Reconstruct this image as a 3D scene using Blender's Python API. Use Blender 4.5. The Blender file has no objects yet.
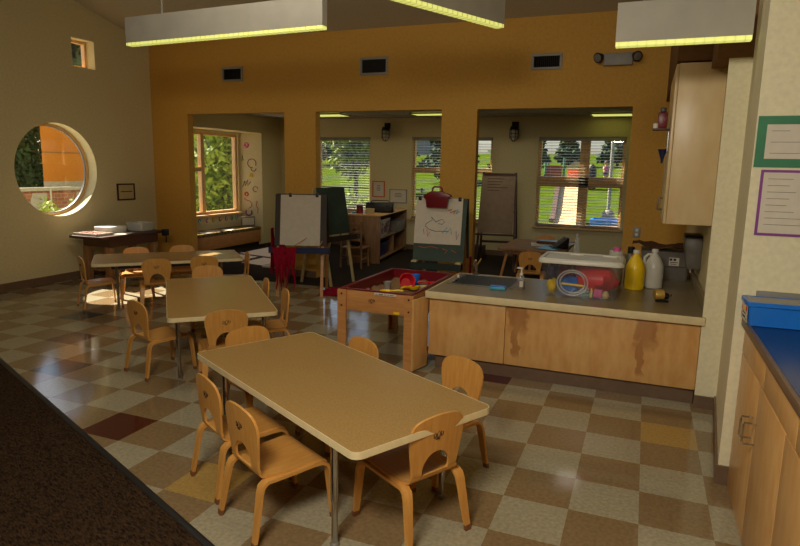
import bpy, bmesh, math, random
from mathutils import Vector, Matrix
random.seed(7)
PI = math.pi
scene = bpy.context.scene
COL = scene.collection

# ------------------------------------------------------------------ materials
def lin(c):
    c = c / 255.0
    return c / 12.92 if c <= 0.04045 else ((c + 0.055) / 1.055) ** 2.4
def rgb(t):
    return (lin(t[0]), lin(t[1]), lin(t[2]), 1.0)
_m = {}
def mat(name, col, rough=0.55, metal=0.0, var=0.06, scale=8.0, bump=0.0, spec=0.5, coat=0.0,
        stretch=(1, 1, 1), col2=None, emit=None, estr=0.0, detail=4.0):
    """principled with a noise that drifts between two close tones of the same thing"""
    if name in _m:
        return _m[name]
    m = bpy.data.materials.new(name); m.use_nodes = True
    nt = m.node_tree; b = nt.nodes['Principled BSDF']
    b.inputs['Roughness'].default_value = rough
    b.inputs['Metallic'].default_value = metal
    b.inputs['Specular IOR Level'].default_value = spec
    if coat:
        b.inputs['Coat Weight'].default_value = coat
        b.inputs['Coat Roughness'].default_value = 0.12
    tc = nt.nodes.new('ShaderNodeTexCoord'); mp = nt.nodes.new('ShaderNodeMapping')
    mp.inputs['Scale'].default_value = stretch
    nz = nt.nodes.new('ShaderNodeTexNoise'); nz.inputs['Scale'].default_value = scale
    nz.inputs['Detail'].default_value = detail
    rp = nt.nodes.new('ShaderNodeValToRGB')
    c = rgb(col)
    if col2 is None:
        a = tuple(x * (1 - var * 2) for x in c[:3]) + (1,); z = tuple(min(1, x * (1 + var * 2)) for x in c[:3]) + (1,)
    else:
        a = c; z = rgb(col2)
    rp.color_ramp.elements[0].position = 0.3; rp.color_ramp.elements[1].position = 0.7
    rp.color_ramp.elements[0].color = a; rp.color_ramp.elements[1].color = z
    L = nt.links.new
    L(tc.outputs['Object'], mp.inputs['Vector']); L(mp.outputs['Vector'], nz.inputs['Vector'])
    L(nz.outputs['Fac'], rp.inputs['Fac']); L(rp.outputs['Color'], b.inputs['Base Color'])
    if bump:
        bp = nt.nodes.new('ShaderNodeBump'); bp.inputs['Strength'].default_value = bump
        bp.inputs['Distance'].default_value = 0.01
        L(nz.outputs['Fac'], bp.inputs['Height']); L(bp.outputs['Normal'], b.inputs['Normal'])
    if emit:
        b.inputs['Emission Color'].default_value = rgb(emit); b.inputs['Emission Strength'].default_value = estr
    _m[name] = m
    return m

def clear(name, tint, alpha, rough=0.1, gloss=0.08):
    """thin clear sheet: mostly see-through, a little body colour, a little shine"""
    if name in _m:
        return _m[name]
    m = bpy.data.materials.new(name); m.use_nodes = True
    nt = m.node_tree; nt.nodes.remove(nt.nodes['Principled BSDF']); out = nt.nodes['Material Output']
    tr = nt.nodes.new('ShaderNodeBsdfTransparent'); df = nt.nodes.new('ShaderNodeBsdfDiffuse')
    gl = nt.nodes.new('ShaderNodeBsdfGlossy'); gl.inputs['Roughness'].default_value = rough
    df.inputs['Color'].default_value = rgb(tint)
    a = nt.nodes.new('ShaderNodeMixShader'); a.inputs[0].default_value = alpha
    c = nt.nodes.new('ShaderNodeMixShader'); c.inputs[0].default_value = gloss
    nz = nt.nodes.new('ShaderNodeTexNoise'); nz.inputs['Scale'].default_value = 6
    mr = nt.nodes.new('ShaderNodeMapRange'); mr.inputs['To Min'].default_value = alpha * 0.8; mr.inputs['To Max'].default_value = alpha * 1.2
    L = nt.links.new
    L(nz.outputs['Fac'], mr.inputs['Value']); L(mr.outputs['Result'], a.inputs[0])
    L(tr.outputs[0], a.inputs[1]); L(df.outputs[0], a.inputs[2])
    L(a.outputs[0], c.inputs[1]); L(gl.outputs[0], c.inputs[2]); L(c.outputs[0], out.inputs['Surface'])
    _m[name] = m
    return m

M = dict(
    orange=mat('orange_wall_paint', (206, 156, 70), 0.75, scale=30, var=0.03, bump=0.05, spec=0.25),
    stucco=mat('shaded_orange_stucco', (164, 104, 40), 0.85, scale=30, var=0.04, bump=0.1, spec=0.1),  # same orange as the walls, darkened because this wing stands in shade
    cream=mat('cream_wall_paint', (214, 200, 152), 0.75, scale=40, var=0.03, bump=0.05, spec=0.25),
    pale_cream=mat('pale_cream_wall_paint', (228, 218, 182), 0.6, scale=40, var=0.03, bump=0.05, spec=0.35),
    ochre=mat('ochre_wall_paint', (196, 152, 72), 0.75, scale=40, var=0.03, bump=0.05, spec=0.25),
    ceil=mat('ceiling_paint', (196, 184, 156), 0.85, scale=60, var=0.04, spec=0.2),
    tileceil=mat('acoustic_ceiling_tile', (176, 168, 150), 0.9, scale=90, var=0.08, spec=0.1),
    soffit=mat('shaded_soffit_brown', (118, 84, 48), 0.8, scale=30, var=0.04, spec=0.2),  # brown takes in the shade above the wall cupboard
    grey_t=mat('grey_floor_tile', (160, 151, 124), 0.11, scale=55, var=0.09, spec=0.5, detail=8),
    brown_t=mat('tan_floor_tile', (134, 111, 78), 0.11, scale=55, var=0.09, spec=0.5, detail=8),
    red_t=mat('dark_red_floor_tile', (74, 24, 20), 0.11, scale=60, var=0.1, detail=8),
    yellow_t=mat('yellow_floor_tile', (170, 138, 76), 0.11, scale=60, var=0.08, detail=8),
    teal_t=mat('dark_teal_floor_tile', (48, 62, 66), 0.11, scale=60, var=0.1, detail=8),
    base=mat('brown_rubber_base', (112, 88, 68), 0.4, scale=20, var=0.05),
    carpet=mat('dark_brown_carpet', (50, 40, 30), 0.95, scale=180, var=0.25, bump=0.4, spec=0.1),
    mat_=mat('ribbed_entry_mat', (24, 18, 13), 0.95, scale=42, bump=0.8, spec=0.05, col2=(76, 56, 38), stretch=(1, 3.2, 1)),
    rubber=mat('black_rubber', (18, 17, 16), 0.5, var=0.1),
    lam=mat('tan_table_laminate', (170, 135, 80), 0.27, scale=120, var=0.07, spec=0.45, detail=8),
    band=mat('pale_table_edge_band', (224, 204, 156), 0.4, scale=20, var=0.03),
    chrome=mat('polished_chrome', (190, 190, 192), 0.12, metal=1.0, var=0.02),
    steel=mat('brushed_stainless_steel', (170, 170, 168), 0.28, metal=1.0, var=0.05, scale=60, stretch=(1, 12, 1)),
    ply=mat('bent_plywood', (212, 156, 80), 0.36, scale=7, spec=0.4, col2=(199, 138, 64), stretch=(9, 1.2, 1.2), coat=0.08),
    foot=mat('brown_chair_foot', (120, 74, 44), 0.5, var=0.06),
    ink=mat('burnt_dark_ink', (42, 26, 20), 0.7, var=0.1),
    maple=mat('maple_board', (206, 148, 88), 0.42, scale=5, col2=(190, 128, 70), stretch=(1.5, 1.5, 9)),
    birch=mat('birch_cabinet_ply', (222, 176, 112), 0.36, scale=4, col2=(206, 152, 88), stretch=(5, 5, 1.6), detail=7),
    pine=mat('knotty_pine_board', (158, 118, 74), 0.55, scale=4, col2=(128, 88, 50), stretch=(7, 7, 1)),
    darkwood=mat('dark_stained_wood', (92, 58, 34), 0.5, scale=5, col2=(68, 40, 24), stretch=(1, 8, 8)),
    fir=mat('window_frame_fir', (226, 184, 126), 0.45, scale=5, col2=(208, 160, 100), stretch=(6, 6, 1.5)),
    counter=mat('speckled_countertop', (132, 116, 84), 0.3, scale=160, var=0.1, detail=8),
    cedge=mat('counter_edge_laminate', (222, 204, 158), 0.4, scale=20, var=0.03),
    blue_c=mat('blue_counter_laminate', (20, 52, 110), 0.25, scale=60, var=0.08),
    blue_p=mat('blue_plastic', (34, 118, 216), 0.3, var=0.05),
    navy=mat('navy_plastic', (22, 28, 74), 0.4, var=0.06),
    cyan=mat('light_blue_plastic', (64, 160, 190), 0.4, var=0.05),
    red_p=mat('dark_red_plastic', (112, 16, 26), 0.35, var=0.07),
    bright_red=mat('bright_red_plastic', (214, 26, 42), 0.4, var=0.1, scale=14),
    red_f=mat('crimson_cloth', (140, 18, 40), 0.9, scale=30, var=0.15, bump=0.3, spec=0.1),
    yellow=mat('yellow_plastic', (240, 200, 20), 0.35, var=0.05),
    white=mat('white_plastic', (226, 222, 210), 0.4, var=0.03),
    cloudy=mat('milky_plastic', (206, 202, 186), 0.35, var=0.03),
    paper=mat('white_paper', (212, 202, 184), 0.85, scale=20, var=0.02, spec=0.1),
    greypaper=mat('grey_brown_chart_paper', (150, 130, 108), 0.85, scale=14, var=0.04, spec=0.1),
    kraft=mat('brown_kraft_paper', (92, 62, 44), 0.8, scale=14, var=0.12, spec=0.15),
    chalk=mat('green_chalkboard', (42, 62, 48), 0.6, scale=6, var=0.15),
    black=mat('black_plastic', (20, 20, 22), 0.4, var=0.1),
    dbrown=mat('dark_brown_hardboard', (48, 34, 26), 0.6, var=0.08),
    dgreen=mat('dark_green_plastic', (18, 34, 26), 0.5, var=0.08),
    sand=mat('play_sand', (150, 118, 82), 0.95, scale=200, var=0.2, bump=0.5, spec=0.1),
    greyp=mat('grey_plastic', (120, 116, 106), 0.5, var=0.05),
    lgrey=mat('pale_grey_metal', (150, 146, 136), 0.5, var=0.05),
    greybin=mat('smoky_grey_plastic', (104, 98, 88), 0.35, var=0.06),
    purple=mat('purple_card', (134, 66, 140), 0.7, var=0.05),
    green=mat('green_card', (62, 128, 92), 0.7, var=0.06),
    orange_c=mat('red_orange_card', (206, 92, 52), 0.7, var=0.05),
    pink=mat('pink_card', (214, 96, 150), 0.6, var=0.1),
    brass=mat('polished_brass', (236, 196, 104), 0.22, metal=0.65, var=0.04),
    bronze=mat('dark_bronze', (52, 44, 36), 0.45, metal=0.6, var=0.1),
    dark=mat('dark_recess', (24, 20, 16), 0.9, var=0.1),
    fixture=mat('light_fixture_enamel', (178, 172, 156), 0.55, var=0.03),
    lens=mat('glowing_lamp_lens', (220, 216, 130), 0.5, emit=(224, 226, 118), estr=0.85, scale=3),
    grass=mat('mown_lawn', (78, 94, 22), 1.0, scale=3, bump=0.2, col2=(60, 78, 14), spec=0.0),
    leaf=mat('sunlit_leaves', (158, 170, 66), 0.7, scale=3, col2=(88, 114, 40), spec=0.2),
    dleaf=mat('dark_leaves', (58, 84, 44), 0.8, scale=2, col2=(32, 54, 30), spec=0.2),
    bark=mat('rough_bark', (88, 70, 54), 0.9, scale=20, bump=0.4, var=0.15),
    concrete=mat('pale_concrete', (150, 145, 136), 0.85, scale=12, var=0.06, bump=0.1),
    tan_p=mat('tan_slide_plastic', (214, 182, 130), 0.5, var=0.04),
    sbrown=mat('brown_rail_plastic', (92, 70, 58), 0.5, var=0.08),
    skin=mat('child_skin', (204, 150, 120), 0.6, var=0.03),
    soap=mat('amber_red_soap', (120, 36, 20), 0.2, var=0.06),
    cush=mat('patterned_cushion_cloth', (58, 60, 48), 0.9, scale=22, col2=(170, 140, 80), bump=0.2, spec=0.1, detail=2),
    lit_birch=mat('flash_lit_birch_ply', (226, 202, 156), 0.34, scale=3, col2=(214, 184, 134), stretch=(3, 3, 1.4), detail=8),  # birch with the flash highlight on the wall cupboard put into its colour
    pale_pink=mat('pale_pink_card', (222, 168, 152), 0.7, var=0.1),
    carton=mat('cream_card', (200, 178, 124), 0.7, var=0.04),
)
M['glass'] = clear('window_glass', (200, 210, 210), 0.02, 0.03, 0.06)
M['tub'] = clear('clear_storage_plastic', (196, 200, 206), 0.04, 0.12, 0.05)
M['hose'] = clear('clear_hose_plastic', (225, 225, 225), 0.55, 0.1, 0.1)
M['bottle'] = clear('clear_bottle_plastic', (200, 205, 205), 0.30, 0.08, 0.14)

def stain_material():
    """birch veneer with two reddish water stains that run down from the top edge (object space)"""
    m = M['birch'].copy(); m.name = 'water_stained_birch_ply'
    nt = m.node_tree; L = nt.links.new; b = nt.nodes['Principled BSDF']
    src = b.inputs['Base Color'].links[0].from_socket
    tc = nt.nodes.new('ShaderNodeTexCoord'); sp = nt.nodes.new('ShaderNodeSeparateXYZ')
    L(tc.outputs['Object'], sp.inputs[0])
    nz = nt.nodes.new('ShaderNodeTexNoise'); nz.inputs['Scale'].default_value = 14; nz.inputs['Detail'].default_value = 5
    L(tc.outputs['Object'], nz.inputs['Vector'])
    def math_(op, a, c=None):
        n = nt.nodes.new('ShaderNodeMath'); n.operation = op
        for k, v in enumerate((a, c)):
            if v is None: continue
            if isinstance(v, (int, float)): n.inputs[k].default_value = v
            else: L(v, n.inputs[k])
        return n.outputs[0]
    wob = math_('MULTIPLY', math_('SUBTRACT', nz.outputs['Fac'], 0.5), 0.10)
    X = math_('ADD', sp.outputs['X'], wob); Z = math_('ADD', sp.outputs['Z'], math_('MULTIPLY', wob, 1.5))
    tot = None
    for x0, w, zb, x1, w1 in ((-0.89, 0.085, 0.36, -0.90, 0.03), (-0.01, 0.085, 0.36, -0.03, 0.028)):
        for cx, ww, zz in ((x0, w, zb), (x1, w1, 0.15)):
            d = math_('ABSOLUTE', math_('SUBTRACT', X, cx))
            r = nt.nodes.new('ShaderNodeMapRange'); r.inputs['From Min'].default_value = ww; r.inputs['From Max'].default_value = ww * 0.75
            L(d, r.inputs['Value'])
            q = nt.nodes.new('ShaderNodeMapRange'); q.inputs['From Min'].default_value = zz - 0.02; q.inputs['From Max'].default_value = zz + 0.05
            L(Z, q.inputs['Value'])
            v = math_('MULTIPLY', r.outputs[0], q.outputs[0])
            tot = v if tot is None else math_('MAXIMUM', tot, v)
    mx = nt.nodes.new('ShaderNodeMix'); mx.data_type = 'RGBA'
    L(math_('MULTIPLY', tot, 0.55), mx.inputs['Factor']); L(src, mx.inputs['A'])
    mx.inputs['B'].default_value = rgb((140, 74, 34)); L(mx.outputs['Result'], b.inputs['Base Color'])
    return m
M['stained'] = stain_material()

def brick_material():
    m = bpy.data.materials.new('red_paver_pattern'); m.use_nodes = True
    nt = m.node_tree; b = nt.nodes['Principled BSDF']; b.inputs['Roughness'].default_value = 0.9
    tc = nt.nodes.new('ShaderNodeTexCoord'); mp = nt.nodes.new('ShaderNodeMapping'); mp.inputs['Rotation'].default_value = (PI / 2, 0, PI / 2)
    br = nt.nodes.new('ShaderNodeTexBrick'); br.inputs['Scale'].default_value = 3.2
    br.inputs['Color1'].default_value = rgb((128, 70, 52)); br.inputs['Color2'].default_value = rgb((146, 92, 70)); br.inputs['Mortar'].default_value = rgb((140, 128, 112))
    sx_ = nt.nodes.new('ShaderNodeSeparateXYZ'); cx_ = nt.nodes.new('ShaderNodeCombineXYZ'); nt.links.new(tc.outputs['Object'], sx_.inputs[0]); nt.links.new(sx_.outputs['Y'], cx_.inputs['X']); nt.links.new(sx_.outputs['Z'], cx_.inputs['Y']); nt.nodes.remove(mp); nt.links.new(cx_.outputs[0], br.inputs['Vector']); nt.links.new(br.outputs['Color'], b.inputs['Base Color'])
    return m
M['brick'] = brick_material()

# ------------------------------------------------------------------ mesh builder
class MB:
    def __init__(s): s.v = []; s.f = []
    def add(s, vs, fs):
        o = len(s.v); s.v += [tuple(v) for v in vs]; s.f += [tuple(i + o for i in f) for f in fs]; return s
    def box(s, x0, x1, y0, y1, z0, z1, mx=None):
        vs = [(x, y, z) for z in (z0, z1) for y in (y0, y1) for x in (x0, x1)]
        if mx: vs = [mx @ Vector(v) for v in vs]
        return s.add(vs, [(0, 2, 3, 1), (4, 5, 7, 6), (0, 1, 5, 4), (1, 3, 7, 5), (3, 2, 6, 7), (2, 0, 4, 6)])
    def prism(s, poly, z0, z1, mx=None):
        n = len(poly); vs = [(x, y, z0) for x, y in poly] + [(x, y, z1) for x, y in poly]
        if mx: vs = [mx @ Vector(v) for v in vs]
        return s.add(vs, [tuple(range(n - 1, -1, -1)), tuple(range(n, 2 * n))] + [(i, (i + 1) % n, n + (i + 1) % n, n + i) for i in range(n)])
    def loft(s, rings, closed=True, caps=True):
        n = len(rings[0]); o = []
        for r in rings: o += r
        fs = []
        for a in range(len(rings) - 1):
            for i in range(n if closed else n - 1):
                j = (i + 1) % n; fs.append((a * n + i, a * n + j, (a + 1) * n + j, (a + 1) * n + i))
        if caps: fs += [tuple(range(n - 1, -1, -1)), tuple((len(rings) - 1) * n + i for i in range(n))]
        return s.add(o, fs)
    def tube(s, pts, r, n=10, caps=True):
        pts = [Vector(p) for p in pts]; rs = r if isinstance(r, (list, tuple)) else [r] * len(pts)
        rings = []; up = None
        for i, p in enumerate(pts):
            t = (pts[min(i + 1, len(pts) - 1)] - pts[max(i - 1, 0)]).normalized()
            if up is None:
                up = Vector((0, 0, 1)) if abs(t.z) < 0.9 else Vector((1, 0, 0))
            a = (up - t * up.dot(t)).normalized(); b = t.cross(a); up = a
            rings.append([p + (a * math.cos(q) + b * math.sin(q)) * rs[i] for q in (2 * PI * k / n for k in range(n))])
        return s.loft(rings, True, caps)
    def lathe(s, prof, c=(0, 0, 0), n=20, mx=None):
        rings = [[Vector((c[0] + r * math.cos(q), c[1] + r * math.sin(q), c[2] + z)) for q in (2 * PI * k / n for k in range(n))] for r, z in prof]
        if mx: rings = [[mx @ v for v in r] for r in rings]
        return s.loft(rings)
    def strip(s, pts, widths, th, wd):
        """bent flat lamination: path pts, width along wd, thickness th across it"""
        pts = [Vector(p) for p in pts]; wd = Vector(wd).normalized(); rings = []
        for i, p in enumerate(pts):
            t = (pts[min(i + 1, len(pts) - 1)] - pts[max(i - 1, 0)]).normalized()
            w = (wd - t * wd.dot(t)).normalized(); nn = t.cross(w)
            a = w * widths[i] / 2; b = nn * th / 2
            rings.append([p - a - b, p + a - b, p + a + b, p - a + b])
        return s.loft(rings)
    def sheet(s, grid, th, nrm=None):
        """grid[i][j] of points thickened by th along nrm (or downward)"""
        nu, nv = len(grid), len(grid[0]); nrm = Vector(nrm or (0, 0, -1)) * th
        top = [Vector(p) for r in grid for p in r]; bot = [p + nrm for p in top]; N = nu * nv; fs = []
        for i in range(nu - 1):
            for j in range(nv - 1):
                a, b, c, d = i * nv + j, (i + 1) * nv + j, (i + 1) * nv + j + 1, i * nv + j + 1
                fs += [(a, b, c, d), (N + d, N + c, N + b, N + a)]
        edge = [i * nv for i in range(nu)] + [(nu - 1) * nv + j for j in range(1, nv)] + [i * nv + nv - 1 for i in range(nu - 2, -1, -1)] + [j for j in range(nv - 2, 0, -1)]
        for k in range(len(edge)):
            a, b = edge[k], edge[(k + 1) % len(edge)]; fs.append((b, a, N + a, N + b))
        return s.add(top + bot, fs)
    def build(s, name, m, parent=None, bevel=0.0, loc=None, smooth=True, segs=2):
        me = bpy.data.meshes.new(name); me.from_pydata(s.v, [], s.f)
        bm = bmesh.new(); bm.from_mesh(me); bmesh.ops.recalc_face_normals(bm, faces=bm.faces[:])
        if bevel:
            es = [e for e in bm.edges if len(e.link_faces) == 2 and e.calc_face_angle(0) > 0.6]
            bmesh.ops.bevel(bm, geom=es, offset=bevel, segments=segs, affect='EDGES', profile=0.5, clamp_overlap=True)
        bm.to_mesh(me); bm.free()
        if smooth:
            me.polygons.foreach_set('use_smooth', [True] * len(me.polygons)); me.set_sharp_from_angle(angle=math.radians(38))
        if m: me.materials.append(m)
        o = bpy.data.objects.new(name, me); COL.objects.link(o)
        if parent: o.parent = parent
        if loc: o.location = loc
        return o

def tag(o, label, cat, group=None, kind=None):
    o['label'] = label; o['category'] = cat
    if group: o['group'] = group
    if kind: o['kind'] = kind
    return o
def thing(name, label, cat, loc=(0, 0, 0), rz=0.0, group=None):
    o = bpy.data.objects.new(name, None); COL.objects.link(o); o.empty_display_size = 0.1
    o.location = loc; o.rotation_euler = (0, 0, rz)
    return tag(o, label, cat, group)
def struct(name, mb, m, parent=None, **k):
    o = mb.build(name, m, parent, smooth=False, **k)
    if not parent: o['kind'] = 'structure'
    return o
def bx(x0, x1, y0, y1, z0, z1): return MB().box(x0, x1, y0, y1, z0, z1)
CH = {}
def dup(root, loc, rz, label):
    """a copy of a thing with copies of its parts and their sub-parts"""
    r = root.copy(); COL.objects.link(r); r.location = loc; r.rotation_euler = (0, 0, rz); r['label'] = label
    for ch in list(root.children):
        c = ch.copy(); COL.objects.link(c); c.parent = r
        for g in list(ch.children):
            d = g.copy(); COL.objects.link(d); d.parent = c
    return r
def R(a): return math.radians(a)
def rrect(w, d, r, n=5):
    """rounded rectangle outline centred on 0"""
    out = []
    for cx, cy, a0 in ((w / 2 - r, d / 2 - r, 0), (-w / 2 + r, d / 2 - r, 90), (-w / 2 + r, -d / 2 + r, 180), (w / 2 - r, -d / 2 + r, 270)):
        for k in range(n + 1):
            a = R(a0 + 90 * k / n); out.append((cx + r * math.cos(a), cy + r * math.sin(a)))
    return out
def holed(a0, a1, b0, b1, holes, t0, t1, axis, round_hole=None):
    """a wall slab a0..a1 x b0..b1 with rectangular holes, thickness t0..t1 along axis 'x' or 'y'"""
    P = (lambda a, b, t: (t, a, b)) if axis == 'x' else (lambda a, b, t: (a, t, b))
    mb = MB(); hs = list(holes)
    if round_hole:
        ca, cb, r = round_hole; q = r * 1.15; hs.append((ca - q, ca + q, cb - q, cb + q))
    A = sorted(set([a0, a1] + [v for h in hs for v in h[:2] if a0 <= v <= a1])); B = sorted(set([b0, b1] + [v for h in hs for v in h[2:] if b0 <= v <= b1]))
    def solid(i, j):
        if i < 0 or j < 0 or i >= len(A) - 1 or j >= len(B) - 1: return False
        x = (A[i] + A[i + 1]) / 2; y = (B[j] + B[j + 1]) / 2
        return not any(h[0] < x < h[1] and h[2] < y < h[3] for h in hs)
    def isround(i, j):
        if not round_hole or i < 0 or j < 0 or i >= len(A) - 1 or j >= len(B) - 1: return False
        x = (A[i] + A[i + 1]) / 2; y = (B[j] + B[j + 1]) / 2; h = hs[-1]
        return h[0] < x < h[1] and h[2] < y < h[3]
    for i in range(len(A) - 1):
        for j in range(len(B) - 1):
            if not solid(i, j): continue
            for t in (t0, t1): mb.add([P(A[i], B[j], t), P(A[i + 1], B[j], t), P(A[i + 1], B[j + 1], t), P(A[i], B[j + 1], t)], [(0, 1, 2, 3)])
            for di, dj, e in ((-1, 0, ((A[i], B[j]), (A[i], B[j + 1]))), (1, 0, ((A[i + 1], B[j]), (A[i + 1], B[j + 1]))), (0, -1, ((A[i], B[j]), (A[i + 1], B[j]))), (0, 1, ((A[i], B[j + 1]), (A[i + 1], B[j + 1])))):
                if not solid(i + di, j + dj) and not isround(i + di, j + dj):
                    mb.add([P(*e[0], t0), P(*e[1], t0), P(*e[1], t1), P(*e[0], t1)], [(0, 1, 2, 3)])
    if round_hole:
        n = 64; inn = []; out = []
        for k in range(n):
            a = 2 * PI * k / n; c, s_ = math.cos(a), math.sin(a); m_ = max(abs(c), abs(s_))
            inn.append((ca + r * c, cb + r * s_)); out.append((ca + q * c / m_, cb + q * s_ / m_))
        for k in range(n):
            l = (k + 1) % n
            for t in (t0, t1): mb.add([P(*inn[k], t), P(*inn[l], t), P(*out[l], t), P(*out[k], t)], [(0, 1, 2, 3)])
            mb.add([P(*inn[k], t0), P(*inn[l], t0), P(*inn[l], t1), P(*inn[k], t1)], [(0, 1, 2, 3)])
    # weld shared corners so normals come out even
    key = {}; vs = []; rem = []
    for v in mb.v:
        k = tuple(round(c, 5) for c in v)
        if k not in key: key[k] = len(vs); vs.append(v)
        rem.append(key[k])
    mb.v = vs; mb.f = [tuple(rem[i] for i in f) for f in mb.f]
    return mb
SKY, SUN, NEAR, MIDL, FARL, EXPO = 0.18, 18.0, 76, 22, 9, 0.0
# ------------------------------------------------------------------ camera
CAMLOC = Vector((-0.0879, -4.2297, 1.5510))
yaw, pitch, roll = R(21.59687), R(9.582826), R(1.090618)
fw = Vector((-math.sin(yaw) * math.cos(pitch), math.cos(yaw) * math.cos(pitch), -math.sin(pitch)))
rt = Vector((math.cos(yaw), math.sin(yaw), 0)); up = rt.cross(fw)
r2 = rt * math.cos(roll) + up * math.sin(roll); u2 = -rt * math.sin(roll) + up * math.cos(roll)
cd = bpy.data.cameras.new('camera'); cam = bpy.data.objects.new('camera', cd); COL.objects.link(cam)
cam.matrix_world = Matrix(((r2.x, u2.x, -fw.x, CAMLOC.x), (r2.y, u2.y, -fw.y, CAMLOC.y), (r2.z, u2.z, -fw.z, CAMLOC.z), (0, 0, 0, 1)))
cd.sensor_width = 36.0; cd.lens = 605.8784 * 36 / 800; cd.shift_x = -2 / 800; cd.shift_y = -3 / 800
cd.clip_start = 0.05; cd.clip_end = 300
scene.camera = cam

# ------------------------------------------------------------------ room shell
T = 0.3048
def floor_mesh():
    me = bpy.data.meshes.new('floor'); vs = []; fs = []; mi = []
    special = {(-10, 5): 2, (-16, 1): 2, (-4, -1): 2, (0, 1): 3, (-7, 6): 3, (-14, 3): 4, (-18, -1): 4}
    i0, i1, j0, j1 = -24, 6, -11, 20
    for i in range(i0, i1):
        for j in range(j0, j1):
            x0, x1 = max(i * T, -7.1), min((i + 1) * T, 1.62); y0, y1 = max(-(j + 1) * T, -5.99), min(-j * T, 3.1)
            if x1 <= x0 or y1 <= y0: continue
            o = len(vs); vs += [(x0, y0, 0), (x1, y0, 0), (x1, y1, 0), (x0, y1, 0)]; fs.append((o, o + 1, o + 2, o + 3))
            mi.append(special.get((i, j), 1 if (i + j) % 2 == 0 else 0))
    o = len(vs); vs += [(-7.1, -5.99, -0.12), (1.62, -5.99, -0.12), (1.62, 3.1, -0.12), (-7.1, 3.1, -0.12)]; fs.append((o + 3, o + 2, o + 1, o)); mi.append(0)
    me.from_pydata(vs, [], fs)
    for k in ('grey_t', 'brown_t', 'red_t', 'yellow_t', 'teal_t'): me.materials.append(M[k])
    me.polygons.foreach_set('material_index', mi)
    ob = bpy.data.objects.new('floor', me); COL.objects.link(ob); ob['kind'] = 'structure'; return ob
floor = floor_mesh()
struct('floor_carpet', bx(-7.1, 1.6, 3.1, 6.6, -0.1, 0.004).box(-7.1, -2.45, 2.60, 3.1, -0.0, 0.004), M['carpet'])

CIRC = (1.45, 1.44, 0.59)
struct('wall_left', holed(-6.0, 6.72, -0.1, 5.7, [(1.77, 2.12, 2.77, 3.13), (3.92, 5.93, -0.1, 2.16)], -7.30, -7.10, 'x', CIRC), M['cream'])
mid_holes = [(-6.43, -4.77, -0.1, 2.27), (-4.28, -2.50, -0.1, 2.27), (-2.05, -0.29, -0.1, 2.265)]
struct('wall_middle', holed(-7.1, 0.36, -0.1, 3.32, mid_holes, 3.10, 3.22, 'y'), M['orange'])
WIN = [(-6.25, -5.08, 0.68, 2.12), (-4.22, -2.68, 0.60, 2.12), (-1.87, -0.44, 0.58, 2.12)]
struct('wall_far', holed(-7.1, 1.6, -0.1, 2.6, WIN, 6.60, 6.74, 'y'), M['cream'])
struct('wall_right', bx(0.36, 0.50, 0.12, 3.22, -0.1, 4.2), M['cream'])
struct('wall_right_far', bx(1.6, 1.72, 3.22, 6.74, -0.1, 2.6), M['cream'])
struct('wall_kitchen_back', bx(0.50, 1.6, 3.10, 3.22, -0.1, 2.6), M['cream'])
struct('wall_column', bx(0.325, 0.47, 0.105, 0.12, 0, 2.25), M['pale_cream'])
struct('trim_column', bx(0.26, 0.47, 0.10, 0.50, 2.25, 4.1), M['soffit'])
part_poly = [(0.455, 0.12), (0.362, -0.97), (1.62, -0.97), (1.62, 0.12)]
struct('wall_partition', MB().prism(part_poly, -0.1, 4.6), M['pale_cream'])
struct('wall_right_near', bx(1.50, 1.62, -6.0, -0.97, -0.1, 5.7), M['cream'])
struct('wall_near', bx(-7.3, 1.62, -6.12, -6.0, -0.1, 5.7), M['cream'])
struct('trim_soffit', bx(0.045, 0.36, 0.52, 3.1, 2.31, 3.6), M['soffit'])  # dark brown carries the hanging light's shadow in the colour
# vaulted ceiling over the main room, flat tiles over the far room
def cz(y): return 3.28 + 0.25 * (3.1 - y)
c = MB().add([(-7.1, -6.0, cz(-6)), (1.62, -6.0, cz(-6)), (1.62, 3.12, cz(3.12)), (-7.1, 3.12, cz(3.12)),
              (-7.1, -6.0, cz(-6) + .1), (1.62, -6.0, cz(-6) + .1), (1.62, 3.12, cz(3.12) + .1), (-7.1, 3.12, cz(3.12) + .1)],
             [(0, 1, 2, 3), (7, 6, 5, 4), (0, 4, 5, 1), (1, 5, 6, 2), (2, 6, 7, 3), (3, 7, 4, 0)])
struct('ceiling', c, M['ceil'])
cf = struct('ceiling_far', bx(-7.1, 1.6, 3.22, 6.6, 2.47, 2.57), M['tileceil'])
g = MB()
for k in range(14): x = -6.9 + k * 0.61; g.box(x, x + 0.02, 3.22, 6.6, 2.464, 2.472)
for k in range(6): y = 3.6 + k * 0.61; g.box(-7.1, 1.6, y, y + 0.02, 2.464, 2.472)
struct('ceiling_grid', g, M['lgrey'], cf)

# skirting
struct('baseboard_left', bx(-7.1, -7.085, -6.0, 3.1, 0.0, 0.10), M['base'])
bb = MB()
for x0, x1 in ((-7.1, -6.43), (-4.77, -4.28), (-2.5, -2.05)): bb.box(x0 + (0.015 if x0 < -7 else 0), x1, 3.085, 3.10, 0.004 if x0 < -2.6 else 0, 0.10)
struct('baseboard_middle', bb, M['base'])
struct('baseboard_column', bx(0.325, 0.46, 0.092, 0.105, 0, 0.085), M['base'])
struct('baseboard_partition', MB().prism([(0.362, -0.97), (0.362, -0.982), (0.43, -0.982), (0.43, -0.97)], 0, 0.10).prism([(0.452, 0.085), (0.440, 0.085), (0.350, -0.982), (0.362, -0.982)], 0, 0.10), M['base'])
struct('baseboard_far', bx(-7.1, 1.6, 6.585, 6.60, 0.004, 0.10), M['base'])

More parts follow.
